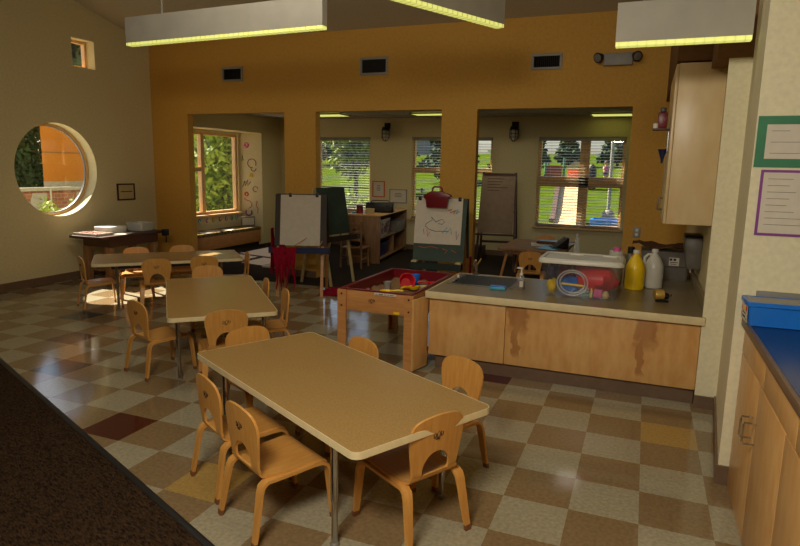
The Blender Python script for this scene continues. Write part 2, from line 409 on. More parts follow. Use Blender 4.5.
# bay with window seat in the left wall
wb = holed(3.90, 5.80, -0.1, 2.30, [(4.00, 5.72, 0.64, 2.12)], -7.62, -7.50, 'x')
wb.box(-7.50, -7.30, 3.80, 3.92, -0.1, 2.3)
wb.box(-7.50, -7.30, 3.92, 5.93, 2.16, 2.3)
wb.prism([(-7.62, 5.80), (-7.50, 5.80), (-7.30, 5.865), (-7.30, 6.1), (-7.62, 6.1)], -0.1, 2.3)
wb.prism([(-7.30, 5.865), (-7.101, 5.93), (-7.101, 5.931), (-7.30, 5.931)], -0.1, 2.16)
wb.box(-7.50, -7.30, 3.92, 5.93, -0.1, 0.0)
bay = struct('wall_bay', wb, M['cream'])
# children's painted marks on the splayed jamb and under the bay window
jd = Vector((0.4, 0.13, 0)).normalized(); jn = Vector((jd.y, -jd.x, 0))
def jp(s, z): return Vector((-7.5, 5.80, 0)) + jd * s + jn * 0.004 + Vector((0, 0, z))
def stroke(name, pts, m, w=0.007):
    MB().tube([jp(*p) for p in pts], w, 6).build(name, m, bay)
def arc(cx, cz_, r, a0, a1, n=10, sx=1.0): return [(cx + sx * r * math.cos(R(a0 + (a1 - a0) * k / n)), cz_ + r * math.sin(R(a0 + (a1 - a0) * k / n))) for k in range(n + 1)]
stroke('painted_pink_spot', arc(0.12, 1.93, 0.035, 0, 400), M['pink'], 0.02)
stroke('painted_red_loop', arc(0.22, 1.58, 0.085, -30, 280), M['red_p'])
stroke('painted_red_mouth', arc(0.25, 1.48, 0.05, 180, 360), M['red_p'])
stroke('painted_yellow_sun', arc(0.20, 1.35, 0.03, 0, 400), M['yellow'], 0.016)
stroke('painted_navy_fingers', [(0.03, 1.12), (0.07, 1.24), (0.08, 1.14), (0.13, 1.26), (0.13, 1.14), (0.19, 1.22)], M['navy'])
stroke('painted_red_curl', arc(0.28, 1.08, 0.05, 0, 300), M['red_p'])
stroke('painted_orange_dot', arc(0.10, 0.98, 0.03, 0, 400), M['orange_c'], 0.016)
stroke('painted_pink_wave', [(0.05, 0.90), (0.10, 0.86), (0.16, 0.85), (0.20, 0.80), (0.20, 0.74), (0.14, 0.70)], M['pink'])
stroke('painted_purple_hook', arc(0.14, 0.62, 0.06, 40, -220), M['purple'], 0.013)
stroke('painted_red_stem', [(0.31, 0.85), (0.29, 0.76), (0.33, 0.68), (0.31, 0.60)], M['orange_c'])
stroke('painted_green_leaf', [(0.02, 1.62), (0.03, 1.74), (0.05, 1.64)], M['green'])
for k, (y, m) in enumerate(((4.55, 'cyan'), (4.75, 'pink'), (4.92, 'yellow'), (5.12, 'orange_c'), (5.30, 'purple'), (5.47, 'green'), (5.62, 'cyan'))):
    MB().tube([(-7.497, y + 0.03 * math.cos(q), 0.53 + 0.04 * math.sin(q)) for q in (R(60 * i + 20 * k) for i in range(6))], 0.010, 6).build('painted_blob', M[m], bay)

# ------------------------------------------------------------------ windows
def wframe(mb, axis, t0, t1, a0, a1, b0, b1, w, bars=()):
    def q(x0, x1, y0, y1):
        if axis == 'x': mb.box(t0, t1, x0, x1, y0, y1)
        else: mb.box(x0, x1, t0, t1, y0, y1)
    q(a0, a0 + w, b0, b1); q(a1 - w, a1, b0, b1); q(a0 + w, a1 - w, b0, b0 + w); q(a0 + w, a1 - w, b1 - w, b1)
    for kind, p, pw in bars:
        if kind == 'v': q(p - pw / 2, p + pw / 2, b0 + w, b1 - w)
        else: q(a0 + w, a1 - w, p - pw / 2, p + pw / 2)
    return mb
def window(n, axis, t0, t1, a0, a1, b0, b1, w=0.05, bars=(), sill=None):
    ob = struct('window_%d' % n, wframe(MB(), axis, t0, t1, a0, a1, b0, b1, w, bars), M['fir'])
    tm = (t0 + t1) / 2
    if axis == 'x': p = bx(tm - 0.003, tm + 0.003, a0 + w, a1 - w, b0 + w, b1 - w)
    else: p = bx(a0 + w, a1 - w, tm - 0.003, tm + 0.003, b0 + w, b1 - w)
    struct('pane', p, M['glass'], ob)
    if sill: struct('window_sill', sill, M['fir'], ob)
    return ob
window(1, 'y', 6.66, 6.73, -6.25, -5.08, 0.68, 2.12, 0.045, sill=bx(-6.28, -5.05, 6.52, 6.66, 0.655, 0.68))
window(2, 'y', 6.66, 6.73, -4.22, -2.68, 0.60, 2.12, 0.045, [('h', 1.51, 0.10), ('v', -3.45, 0.06)], sill=bx(-4.25, -2.65, 6.52, 6.66, 0.575, 0.60))
window(3, 'y', 6.66, 6.73, -1.87, -0.44, 0.58, 2.12, 0.05, [('v', -1.09, 0.16), ('h', 1.365, 0.18)], sill=bx(-1.90, -0.41, 6.52, 6.66, 0.555, 0.58))
window(4, 'x', -7.61, -7.53, 4.00, 5.72, 0.64, 2.12, 0.05, [('v', 4.73, 0.09)], sill=bx(-7.53, -7.40, 3.96, 5.75, 0.60, 0.64))
struct('trim_vent_sash', bx(-7.60, -7.54, 4.05, 4.685, 1.42, 1.49), M['fir'])
window(5, 'x', -7.30, -7.24, 1.77, 2.12, 2.77, 3.13, 0.035)
# round window: ring frame, pane
def ring(ri, ro, x0, x1, n=64):
    mb = MB(); rr = []
    for k in range(n):
        a = 2 * PI * k / n; cy, s_ = math.cos(a), math.sin(a)
        rr.append([(x, CIRC[0] + r * cy, CIRC[1] + r * s_) for r, x in ((ri, x0), (ro, x0), (ro, x1), (ri, x1))])
    rr.append(rr[0]); return mb.loft(rr, True, False)
w6 = struct('window_6', ring(0.558, 0.589, -7.30, -7.25), M['fir'])
struct('pane', MB().add([(-7.275, CIRC[0] + 0.56 * math.cos(2 * PI * k / 48), CIRC[1] + 0.56 * math.sin(2 * PI * k / 48)) for k in range(48)], [tuple(range(48))]), M['glass'], w6)
struct('glazing_bead', ring(0.548, 0.559, -7.29, -7.26), M['greyp'], w6)

# slatted blinds in the far room
def blind(x0, x1, z0, z1, label):
    t = thing('window_blind', label, 'blind', ((x0 + x1) / 2, 6.60, z0), 0, 'slatted blinds on the far wall')
    w = (x1 - x0) / 2 - 0.01; h = z1 - z0
    bx(-w, w, 0.0, 0.05, h - 0.06, h - 0.005).build('headrail', M['lgrey'], t)
    s = MB(); z = 0.03
    while z < h - 0.08:
        s.box(-w, w, -0.018, 0.018, -0.0012, 0.0012, Matrix.Translation((0, 0.028, z)) @ Matrix.Rotation(R(12), 4, 'X')); z += 0.048
    s.build('slats', M['cloudy'], t, smooth=False)
    bx(-w, w, 0.012, 0.042, 0.0, 0.016).build('bottom_rail', M['lgrey'], t)
    for x in (-w * 0.7, w * 0.7): MB().tube([(x, 0.005, 0.01), (x, 0.005, h - 0.06)], 0.0015, 5).build('ladder_cord', M['white'], t)
blind(-6.25, -5.08, 0.70, 2.115, 'pale slatted blind in the far-room window seen behind the green chalkboard easel')
blind(-4.22, -2.68, 0.62, 2.115, 'pale slatted blind in the far-room window split by the orange pillar, behind the red carrier')
blind(-1.87, -0.44, 0.60, 2.115, 'pale slatted blind in the far-room window that looks out on the slide')

# ------------------------------------------------------------------ outdoors
gy = [6.75, 10, 14, 18, 24, 32, 45, 70, 110]; gz = [-0.12, -0.08, 0.0, 0.2, 0.7, 1.35, 2.3, 3.4, 4.5]
def gz_at(y):
    for a in range(len(gy) - 1):
        if y <= gy[a + 1]: return gz[a] + (gz[a + 1] - gz[a]) * (y - gy[a]) / (gy[a + 1] - gy[a])
gr = MB(); rows = [[(x, y, z) for x in (-60, -30, -7.4, 2, 20, 50)] for y, z in zip(gy, gz)]
for a in range(len(rows) - 1):
    for i in range(5): gr.add([rows[a][i], rows[a][i + 1], rows[a + 1][i + 1], rows[a + 1][i]], [(0, 1, 2, 3)])
lawn = gr.build('lawn', M['grass']); lawn['kind'] = 'structure'
side = MB().add([(-60, -12, -0.3), (-7.31, -12, -0.3), (-7.63, 6.75, -0.12), (-60, 6.75, -0.3)], [(0, 1, 2, 3)]).build('ground_side', M['concrete']); side['kind'] = 'structure'

def foliage(n, cx, cy, cz_, rx, ry, rz_, size, lumps=9, seed=1):
    rnd = random.Random(seed); mb = MB(); cs = []
    for _ in range(lumps):
        a = rnd.random() * 2 * PI; u = rnd.uniform(-1, 1); q = math.sqrt(1 - u * u); s_ = rnd.uniform(0.35, 0.72)
        cs.append((cx + rx * s_ * q * math.cos(a), cy + ry * s_ * q * math.sin(a), cz_ + rz_ * s_ * u))
    for k in range(n):
        c_ = cs[k % lumps]; a = rnd.random() * 2 * PI; u = rnd.uniform(-1, 1); q = math.sqrt(1 - u * u); s_ = rnd.random() ** 0.4 * 0.55
        p = Vector((c_[0] + rx * s_ * q * math.cos(a), c_[1] + ry * s_ * q * math.sin(a), c_[2] + rz_ * s_ * u))
        d = Vector((rnd.uniform(-1, 1), rnd.uniform(-1, 1), rnd.uniform(-1, 1))).normalized(); e = d.orthogonal().normalized(); z = size * rnd.uniform(0.6, 1.3)
        mb.add([p - d * z, p + e * z * 0.45, p + d * z, p - e * z * 0.45], [(0, 1, 2, 3)])
    return mb
def tree(label, x, y, zg, h, r, n, size, leafm, seed, name='garden_tree', conic=False, group=None):
    t = thing(name, label, 'tree', (x, y, zg), 0, group)
    MB().tube([(0, 0, 0), (0.02 * h, 0, h * 0.35), (0, 0.01 * h, h * 0.75)], [h * 0.03, h * 0.022, h * 0.008], 8).build('trunk', M['bark'], t)
    br = MB()
    for k in range(5):
        a = k * 2.4 + seed; br.tube([(0, 0, h * (0.3 + 0.07 * k)), (r * 0.55 * math.cos(a), r * 0.55 * math.sin(a), h * (0.48 + 0.07 * k))], [h * 0.012, h * 0.004], 5)
    br.build('branches', M['bark'], t)
    if conic:
        mb = MB()
        for k in range(6):
            f = k / 5; mb2 = foliage(n // 6, 0, 0, h * (0.2 + 0.72 * f), r * (1.05 - 0.85 * f), r * (1.05 - 0.85 * f), h * 0.13, size, 8, seed * 10 + k); mb.add(mb2.v, mb2.f)
    else: mb = foliage(n, 0, 0, h * 0.62, r, r, h * 0.38, size, 12, seed)
    mb.build('crown', leafm, t, smooth=False)
    return t
def bush(label, x, y, zg, rx, ry, h, n, size, leafm, seed, name='garden_shrub'):
    t = thing(name, label, 'shrub', (x, y, zg), 0)
    s = MB()
    for k in range(6):
        a = k * 1.05 + seed; s.tube([(0.05 * math.cos(a), 0.05 * math.sin(a), 0), (rx * 0.5 * math.cos(a), ry * 0.5 * math.sin(a), h * 0.6)], [0.025, 0.008], 5)
    s.build('stems', M['bark'], t)
    foliage(n, 0, 0, h * 0.5, rx, ry, h * 0.5, size, 14, seed).build('foliage', leafm, t, smooth=False)
    return t
bush('tall bright green leafy shrub filling the bay window', -10.7, 8.9, -0.2, 1.35, 1.6, 3.3, 5200, 0.10, M['leaf'], 3)
tree('dark tree standing behind the bright shrub outside the bay window', -15.2, 15.2, -0.2, 5.0, 2.4, 2600, 0.22, M['dleaf'], 4)
tree('young leafy tree on the lawn seen through the left far-room window', -10.5, 17.0, 0.15, 3.4, 1.15, 2600, 0.12, M['leaf'], 5)
tree('slim dark green tree at the right edge of the left far-room window', -11.2, 21.0, 0.42, 4.4, 0.95, 2200, 0.12, M['dleaf'], 8)
bush('low pale green shrub under the left far-room window', -6.4, 8.3, -0.1, 1.0, 0.6, 1.0, 1600, 0.07, M['leaf'], 6)
bush('bright green low shrub outside the far-room window split by the pillar', -4.6, 8.6, -0.1, 0.7, 0.5, 1.05, 1200, 0.07, M['leaf'], 7)
tree('dark broad evergreen outside the window split by the orange pillar', -9.5, 26.0, 0.8, 4.2, 1.6, 3000, 0.2, M['dleaf'], 9, conic=True)
tree('dark evergreen at the left end of the slide window', -7.05, 38.0, 1.75, 3.0, 0.8, 1500, 0.18, M['dleaf'], 10, conic=True)
tree('widest dark evergreen in the middle of the slide window', -5.0, 38.5, 1.78, 3.2, 1.0, 2600, 0.2, M['dleaf'], 11, conic=True)
tree('dark evergreen at the right end of the slide window', -2.0, 39.6, 1.84, 3.3, 1.3, 2600, 0.22, M['dleaf'], 12, conic=True)
tree('dark tree on the slope behind the left far-room window', -21.5, 36.0, 1.55, 4.6, 2.4, 2600, 0.26, M['dleaf'], 13, conic=True)
tree('dark tree at the right of the slope behind the left far-room window', -17.0, 36.0, 1.55, 4.4, 1.9, 2600, 0.24, M['dleaf'], 23, conic=True)
tree('dark evergreen beside the flip chart in the pillar-split window', -6.3, 27.0, 0.9, 4.2, 1.5, 3000, 0.2, M['dleaf'], 24, conic=True)
bush('tall dark shrub at the left edge of the view through the round window', -15.5, 7.1, -0.3, 0.8, 0.8, 3.7, 3600, 0.09, M['dleaf'], 14)

# neighbouring wing and planter through the round window
t = thing('neighbouring_wing', 'orange stucco wing of the building seen through the round window', 'building', (-13.0, 5.75, -0.3))
wp = [(1.0, -0.70), (1.0, 1.3), (-1.0, 2.9), (-1.0, 0.95)]
MB().prism(wp, 1.42, 3.5).build('stucco_wall', M['stucco'], t, smooth=False)
MB().prism([(x * .99, y) for x, y in wp], 0.0, 1.42).build('foundation_wall', M['concrete'], t, smooth=False)
bx(1.0, 1.012, -0.70, 1.3, 2.02, 2.05).build('panel_joint', M['soffit'], t)
MB().tube([(1.03, 0.46, 0.0), (1.03, 0.46, 3.4)], 0.03, 8).build('downpipe', M['lgrey'], t)
t = thing('planter_wall', 'brick planter wall with pale ramps under the orange wing', 'wall', (-11.65, 4.6, -0.3))
bx(-0.2, 0.0, -2.6, 2.6, 0, 1.24).build('brick_face', M['brick'], t)
bx(-0.24, 0.06, -2.7, 2.7, 1.24, 1.30).build('coping', M['concrete'], t)
for y in (-0.1, 0.95):
    MB().add([(0.0, y, 1.2), (0.0, y + 0.32, 1.2), (0.3, y - 0.05, 0), (0.3, y - 0.55, 0), (-0.01, y, 1.2), (-0.01, y + 0.32, 1.2), (-0.01, y - 0.05, 0), (-0.01, y - 0.55, 0)],
             [(0, 1, 2, 3), (7, 6, 5, 4), (0, 3, 7, 4), (1, 5, 6, 2), (3, 2, 6, 7), (0, 4, 5, 1)]).build('ramp_slab', M['concrete'], t, smooth=False)
t = thing('metal_railing', 'thin pale metal railing in front of the brick planter wall', 'railing', (-11.0, 4.4, -0.3))
r_ = MB()
for z in (0.5, 0.9, 1.33): r_.tube([(0, -2.2, z), (0, 2.2, z)], 0.018, 6)
r_.build('rails', M['lgrey'], t)
r_ = MB()
for y in (-2.0, -1.0, 0.0, 0.8, 1.6, 2.15): r_.tube([(0, y, 0), (0, y, 1.33)], 0.018, 6)
r_.build('posts', M['lgrey'], t)
bush('small green shrub at the foot of the railing, left in the round window', -10.45, 3.75, -0.3, 0.34, 0.38, 1.22, 900, 0.055, M['leaf'], 21)
bush('small green shrub at the right of the railing in the round window', -10.5, 4.6, -0.3, 0.30, 0.32, 1.15, 800, 0.05, M['leaf'], 22)
tree('dark tree high outside the small square window', -17.2, 10.8, -0.3, 7.6, 2.0, 3000, 0.2, M['dleaf'], 16)

# playground beyond the slide window
t = thing('playground_slide', 'tan slide with two dark curving side rails on the lawn', 'slide', (-2.10, 13.0, -0.02))
prof = [(0, 0.12), (0.25, 0.14), (0.7, 0.30), (1.3, 0.72), (2.0, 1.16), (2.5, 1.22)]
ch = [[(x - 0.16 * (y / 2.5) , y, z) for x in (-0.30, 0.30)] for y, z in prof]
MB().sheet(ch, 0.04).build('chute', M['tan_p'], t)
for s_ in (-1, 1):
    MB().strip([(s_ * 0.36 - 0.16 * (y / 2.5), y, z + 0.07) for y, z in prof], [0.13] * 6, 0.10, (1, 0, 0)).build('side_rail', M['sbrown'], t)
sp = MB()
for x in (-0.3, 0.3): sp.tube([(x - 0.13, 2.1, 1.15), (x - 0.13, 2.2, 0)], 0.04, 8)
for x in (-0.25, 0.25): sp.tube([(x, 0.15, 0.12), (x, 0.15, 0)], 0.035, 8)
sp.build('support_post', M['greyp'], t)
t = thing('play_tower', 'play structure with orange panels, green post and tan canopy', 'play structure', (-4.05, 28.0, gz_at(28.0)))
bx(-0.95, 1.0, 0.0, 0.9, 0.10, 0.18).build('deck', M['tan_p'], t)
bx(-0.95, -0.10, 0.0, 0.05, 0.19, 0.80).build('side_panel', M['orange_c'], t)
bx(0.1, 0.9, 0.80, 0.85, 0.19, 0.62).build('side_panel', M['orange_c'], t)
for x in (-0.93, 0.0, 0.98):
    MB().tube([(x, 0.02, 0), (x, 0.02, 0.95 if x else 1.18)], 0.06, 10).build('post', M['green'], t)
for x in (-0.93, 0.98): MB().tube([(x, 0.88, 0), (x, 0.88, 0.95)], 0.06, 10).build('post', M['green'], t)
MB().add([(0.07, 0.0, 0.66), (0.5, 0.0, 1.0), (0.5, 0.9, 1.0), (0.07, 0.9, 0.66), (1.05, 0.0, 0.74), (1.05, 0.0, 0.98), (1.05, 0.9, 0.98), (1.05, 0.9, 0.74)],
         [(0, 1, 5, 4), (7, 6, 2, 3), (0, 3, 2, 1), (1, 2, 6, 5), (5, 6, 7, 4), (4, 7, 3, 0)]).build('canopy', M['tan_p'], t)
t = thing('park_fence', 'low grey rail fence across the lawn behind the left far-room window', 'fence', (-9.6, 13.5, gz_at(13.5)))
for z in (0.35, 0.62, 0.9): MB().tube([(-3.2, 0, z), (3.2, 0, z)], 0.02, 6).build('rail', M['bronze'], t)
for k in range(6): MB().tube([(-3.1 + 1.24 * k, 0, 0), (-3.1 + 1.24 * k, 0, 0.95)], 0.03, 6).build('post', M['bronze'], t)
t = thing('far_building', 'long pale building far up the slope behind the trees', 'building', (-34.0, 62.0, 3.0))
bx(-9.0, 9.0, 0.0, 8.0, 0.0, 4.2).build('wall', M['concrete'], t, smooth=False)
bx(-9.3, 9.3, -0.3, 8.3, 4.2, 4.5).build('roof', M['greyp'], t, smooth=False)
for k in range(6): bx(-8.2 + 2.9 * k, -6.6 + 2.9 * k, -0.03, 0.0, 1.2, 3.0).build('window', M['bronze'], t, smooth=False)
t = thing('flag_pole', 'pale grey metal pole on a stone footing in the slide window', 'pole', (-1.06, 14.6, gz_at(14.6) - 0.02))
MB().tube([(0, 0, 0.3), (0, 0, 3.2)], 0.05, 10).build('shaft', M['lgrey'], t)
MB().lathe([(0.20, 0), (0.22, 0.15), (0.17, 0.34), (0.11, 0.42), (0.0, 0.43)], n=9).build('footing', M['concrete'], t)
t = thing('sand_box', 'low blue sandbox on the lawn right of the slide', 'sandbox', (-1.0, 13.3, gz_at(13.3)-0.01))
f_ = MB()
for a in ((-0.42, 0.42, -0.42, -0.36), (-0.42, 0.42, 0.36, 0.42), (-0.42, -0.36, -0.36, 0.36), (0.36, 0.42, -0.36, 0.36)): f_.box(*a, 0, 0.30)
f_.build('frame', M['blue_p'], t, bevel=0.01); bx(-0.36, 0.36, -0.36, 0.36, 0.0, 0.2).build('sand_fill', M['sand'], t)
t = thing('play_boulder', 'dark leaning climbing boulder on the playground behind the pole', 'boulder', (-2.55, 24.5, gz_at(24.5) - 0.05))
MB().lathe([(0.3, 0), (0.38, 0.3), (0.26, 0.7), (0.2, 1.0), (0.1, 1.15), (0.0, 1.2)], n=9, mx=Matrix.Rotation(R(9), 4, 'Y')).build('rock', M['bronze'], t, smooth=False)

def child_figure():
    """one continuous body grown from a skeleton, with hair and shirt as pieces of their own"""
    me = bpy.data.meshes.new('person')
    V = [(0, 0, .52), (0, 0, .66), (0, 0, .80), (0, 0, .88), (0, -.01, .99), (0, -.01, 1.06),
         (.12, 0, .80), (.17, -.02, .64), (.19, -.08, .50), (-.12, 0, .80), (-.16, -.04, .65), (-.12, -.14, .58),
         (.065, 0, .48), (.075, -.01, .27), (.08, 0, .06), (.08, -.09, .03), (-.065, 0, .48), (-.075, -.03, .27), (-.08, .02, .06), (-.08, -.07, .03)]
    E = [(0, 1), (1, 2), (2, 3), (3, 4), (4, 5), (2, 6), (6, 7), (7, 8), (2, 9), (9, 10), (10, 11), (0, 12), (12, 13), (13, 14), (14, 15), (0, 16), (16, 17), (17, 18), (18, 19)]
    rad = [.105, .10, .10, .045, .095, .085, .05, .038, .03, .05, .038, .03, .07, .052, .036, .03, .07, .052, .036, .03]
    me.from_pydata(V, E, []); o = bpy.data.objects.new('person', me); COL.objects.link(o)
    md = o.modifiers.new('skin', 'SKIN'); o.modifiers.new('sub', 'SUBSURF').levels = 1
    for i, r in enumerate(rad): me.skin_vertices[0].data[i].radius = (r, r)
    me.skin_vertices[0].data[0].use_root = True
    dg = bpy.context.evaluated_depsgraph_get(); dg.update()
    nm = bpy.data.meshes.new_from_object(o.evaluated_get(dg)); o.modifiers.clear(); o.data = nm; bpy.data.meshes.remove(me); nm.name = 'person'
    nm.materials.clear(); nm.materials.append(M['skin']); return o
kid = child_figure(); kid.scale = (0.92,) * 3; kid.location = (-2.0, 28.0, gz_at(28.0) + 0.0); kid.rotation_euler = (0, 0, R(30))
tag(kid, 'person in a pink top standing on the playground beside the pole', 'person')
MB().lathe([(.0, .915), (.13, .83), (.125, .70), (.14, .52), (.135, .50), (.10, .52)], n=14).build('pink_shirt', M['pink'], kid)
MB().lathe([(.105, .98), (.112, 1.05), (.09, 1.12), (.0, 1.15)], (0, .012, 0), n=12).build('hair', M['sbrown'], kid)
MB().lathe([(.138, .53), (.15, .40), (.135, .36), (.0, .40)], n=12).build('shorts', M['navy'], kid)
# ------------------------------------------------------------------ chairs
def back_profile(s):                       # s: height above the seat line -> (y, z)
    pts = [(0.0, -0.136, 0.285), (0.03, -0.152, 0.312), (0.10, -0.158, 0.372), (0.20, -0.166, 0.472), (0.30, -0.176, 0.572)]
    for a, b in zip(pts, pts[1:]):
        if s <= b[0]:
            f = (s - a[0]) / (b[0] - a[0]); return a[1] + f * (b[1] - a[1]), a[2] + f * (b[2] - a[2])
    return pts[-1][1:]
def backrest_mesh():
    H = 0.292; n = 56; hole = []; out = []
    hc = (0.0, 0.072)
    def half(s):                            # half width of the board at height s
        return 0.118 + 0.028 * min(1, s / 0.19) ** 1.3
    outline = [(-half(0.012), 0.012), (half(0.012), 0.012)]
    for k in range(1, 9): s = 0.012 + (H - 0.075 - 0.012) * k / 8; outline.append((half(s), s))
    for k in range(1, 9):
        a = R(90 * k / 8); outline.append((0.146 - 0.07 + 0.07 * math.cos(a), H - 0.075 + 0.068 * math.sin(a)))
    for k in range(1, 6): x = 0.076 - 0.152 * k / 6; outline.append((x, H - 0.007 + 0.008 * (1 - (x / 0.076) ** 2)))
    outline += [(-x, s) for x, s in reversed(outline[10:18])] + [(-half(0.012 + (H - 0.087) * k / 8), 0.012 + (H - 0.087) * k / 8) for k in range(8, 0, -1)]
    def ray(poly, a):
        d = (math.cos(a), math.sin(a)); best = 0
        for i in range(len(poly)):
            p, q = poly[i], poly[(i + 1) % len(poly)]; ex, ey = q[0] - p[0], q[1] - p[1]
            den = d[0] * ey - d[1] * ex
            if abs(den) < 1e-9: continue
            px, py = p[0] - hc[0], p[1] - hc[1]
            t_ = (px * ey - py * ex) / den; u = (px * d[1] - py * d[0]) / den
            if -1e-6 <= u <= 1 + 1e-6 and t_ > best: best = t_
        return hc[0] + d[0] * best, hc[1] + d[1] * best
    hp = [(0.074 * math.cos(R(180 * k / 14)), 0.052 + 0.080 * math.sin(R(180 * k / 14))) for k in range(15)] + [(-0.072, 0.022), (0.072, 0.022)]
    angs = [2 * PI * (k + 0.5) / n for k in range(n)] + [math.atan2(p[1] - hc[1], p[0] - hc[0]) % (2 * PI) for p in (outline[0], outline[1])]
    angs = sorted(angs); n = len(angs)
    rings = []
    for f in (0, 0.15, 0.4, 0.7, 1.0):
        rings.append([(lambda h, o: (h[0] + f * (o[0] - h[0]), h[1] + f * (o[1] - h[1])))(ray(hp, a), ray(outline, a)) for a in angs])
    mb = MB(); vs = []; fs = []; th = 0.011; nr = len(rings)
    for lay in (0, 1):
        for r in rings:
            for x, s in r:
                y, z = back_profile(s); vs.append((x, y - 0.35 * (0.02 - x * x) + 0.012 - lay * th, z - lay * 0.001))
    N = nr * n
    for a in range(nr - 1):
        for i in range(n):
            j = (i + 1) % n; q = (a * n + i, a * n + j, (a + 1) * n + j, (a + 1) * n + i)
            fs += [q, tuple(N + v for v in reversed(q))]
    for i in range(n):
        j = (i + 1) % n; fs += [(i, N + i, N + j, j), ((nr - 1) * n + i, (nr - 1) * n + j, N + (nr - 1) * n + j, N + (nr - 1) * n + i)]
    return mb.add(vs, fs)
def emblem_mesh(sc=1.5):
    """a small burnt mark: three joined loops"""
    mb = MB()
    def st(p): mb.tube([(x * sc, 0, z * sc) for x, z in p], 0.0013 * sc, 5)
    st([(-0.016, -0.008), (-0.018, 0.002), (-0.012, 0.007), (-0.008, 0.001), (-0.012, -0.008), (-0.016, -0.007)])
    st([(-0.006, -0.008), (-0.005, 0.004), (0.001, 0.010), (0.006, 0.003), (0.004, -0.006), (-0.002, -0.009)])
    st([(0.008, 0.009), (0.010, -0.006), (0.015, -0.004), (0.017, 0.006), (0.013, 0.004)])
    st([(-0.010, -0.012), (0.004, -0.012)])
    return mb
def make_chair(label):
    t = thing('child_chair', label, 'chair', (0, 0, 0), 0, 'bent plywood child chairs')
    g = []
    for i in range(9):
        u = -1 + 2 * i / 8; row = []
        for y, z in ((-0.150, 0.306), (-0.142, 0.292), (-0.125, 0.284), (-0.09, 0.281), (-0.03, 0.282), (0.04, 0.286), (0.10, 0.289), (0.135, 0.287), (0.158, 0.279), (0.168, 0.268)):
            w = 0.128 + 0.020 * min(1, (y + 0.15) / 0.12); row.append((u * w, y, z - 0.006 * (1 - u * u) * (1 if abs(y) < 0.12 else 0.3)))
        g.append(row)
    MB().sheet(g, 0.010).build('seat', M['ply'], t)
    b = backrest_mesh().build('backrest', M['ply'], t)
    emblem_mesh().build('emblem', M['ink'], b, loc=(0, back_profile(0.205)[0] - 0.0062, back_profile(0.205)[1]))
    for s in (-1, 1):
        fl = MB().strip([(s * .146, 0.0, .270), (s * .148, .09, .276), (s * .150, .132, .276), (s * .152, .156, .262), (s * .155, .167, .235), (s * .160, .176, .13), (s * .166, .184, .02)],
                        [.036, .038, .042, .044, .042, .036, .028], .014, (1, 0, 0)).build('leg', M['ply'], t)
        MB().strip([(s * .166, .184, .024), (s * .167, .186, .0)], [.030, .029], .016, (1, 0, 0)).build('foot_tip', M['foot'], fl)
        rl = MB().strip([(s * .146, 0.0, .270), (s * .142, -.09, .267), (s * .141, -.126, .267), (s * .143, -.148, .252), (s * .146, -.158, .225), (s * .154, -.176, .12), (s * .162, -.194, .02)],
                        [.036, .038, .042, .044, .042, .036, .028], .014, (1, 0, 0)).build('leg', M['ply'], t)
        MB().strip([(s * .162, -.194, .024), (s * .163, -.197, .0)], [.030, .029], .016, (1, 0, 0)).build('foot_tip', M['foot'], rl)
    return t
TC1 = Vector((-1.492, -1.671)); TC2 = Vector((-3.267, -0.305)); TC3 = Vector((-5.02, 1.08))
CHAIRS = [
    ('plywood child chair at the left side of the nearest table, the one nearer the camera', -1.51, -2.10, 62),
    ('plywood child chair at the left side of the nearest table, behind the other one there', -1.86, -1.88, 60),
    ('plywood child chair turned away at the near end of the nearest table', -0.945, -1.91, 150),
    ('plywood child chair at the far side of the nearest table, beside its right corner', -0.99, -1.385, -117),
    ('plywood child chair across the nearest table, in front of the sand table', -1.63, -1.27, -119.5),
    ('pale plywood child chair at the far left end of the nearest table, facing the camera', -2.16, -1.285, -28.6),
    ('plywood child chair turned away at the near end of the middle table', -2.82, -0.77, 133),
    ('plywood child chair at the left side of the middle table, all four legs in view', -3.405, -0.79, 71),
    ('plywood child chair in profile at the right side of the middle table, nearer one', -2.85, -0.22, -137),
    ('plywood child chair in profile at the right side of the middle table, farther one', -3.26, 0.11, -137),
    ('pale plywood child chair facing the camera beyond the far end of the middle table', -3.93, 0.42, -47),
    ('plywood child chair turned away at the farthest table, right one', -4.62, 1.17, 135),
    ('plywood child chair turned away at the farthest table, beside the sun patch', -4.91, 0.77, 135),
    ('plywood child chair in profile at the left end of the farthest table', -5.49, 0.54, 60),
    ('plywood child chair at the far side of the farthest table with sunlight on its seat', -5.54, 1.12, -45),
    ('plywood child chair across the farthest table, in front of the orange wall', -5.21, 1.52, -45),
    ('plywood child chair in profile at the right end of the farthest table', -4.40, 1.41, -135),
    ('plywood child chair turned away, pulled up to the papered table in the far room', -1.35, 3.36, 96),
    ('plywood child chair facing the camera behind the papered table in the far room', -1.47, 5.12, -90),
]
first = make_chair(CHAIRS[0][0])
for i, (lab, x, y, a) in enumerate(CHAIRS):
    if i == 0: first.location = (x, y, 0); first.rotation_euler = (0, 0, R(a - 90))
    else: dup(first, (x, y, 0.004 if y > 3.1 else 0), R(a - 90), lab)

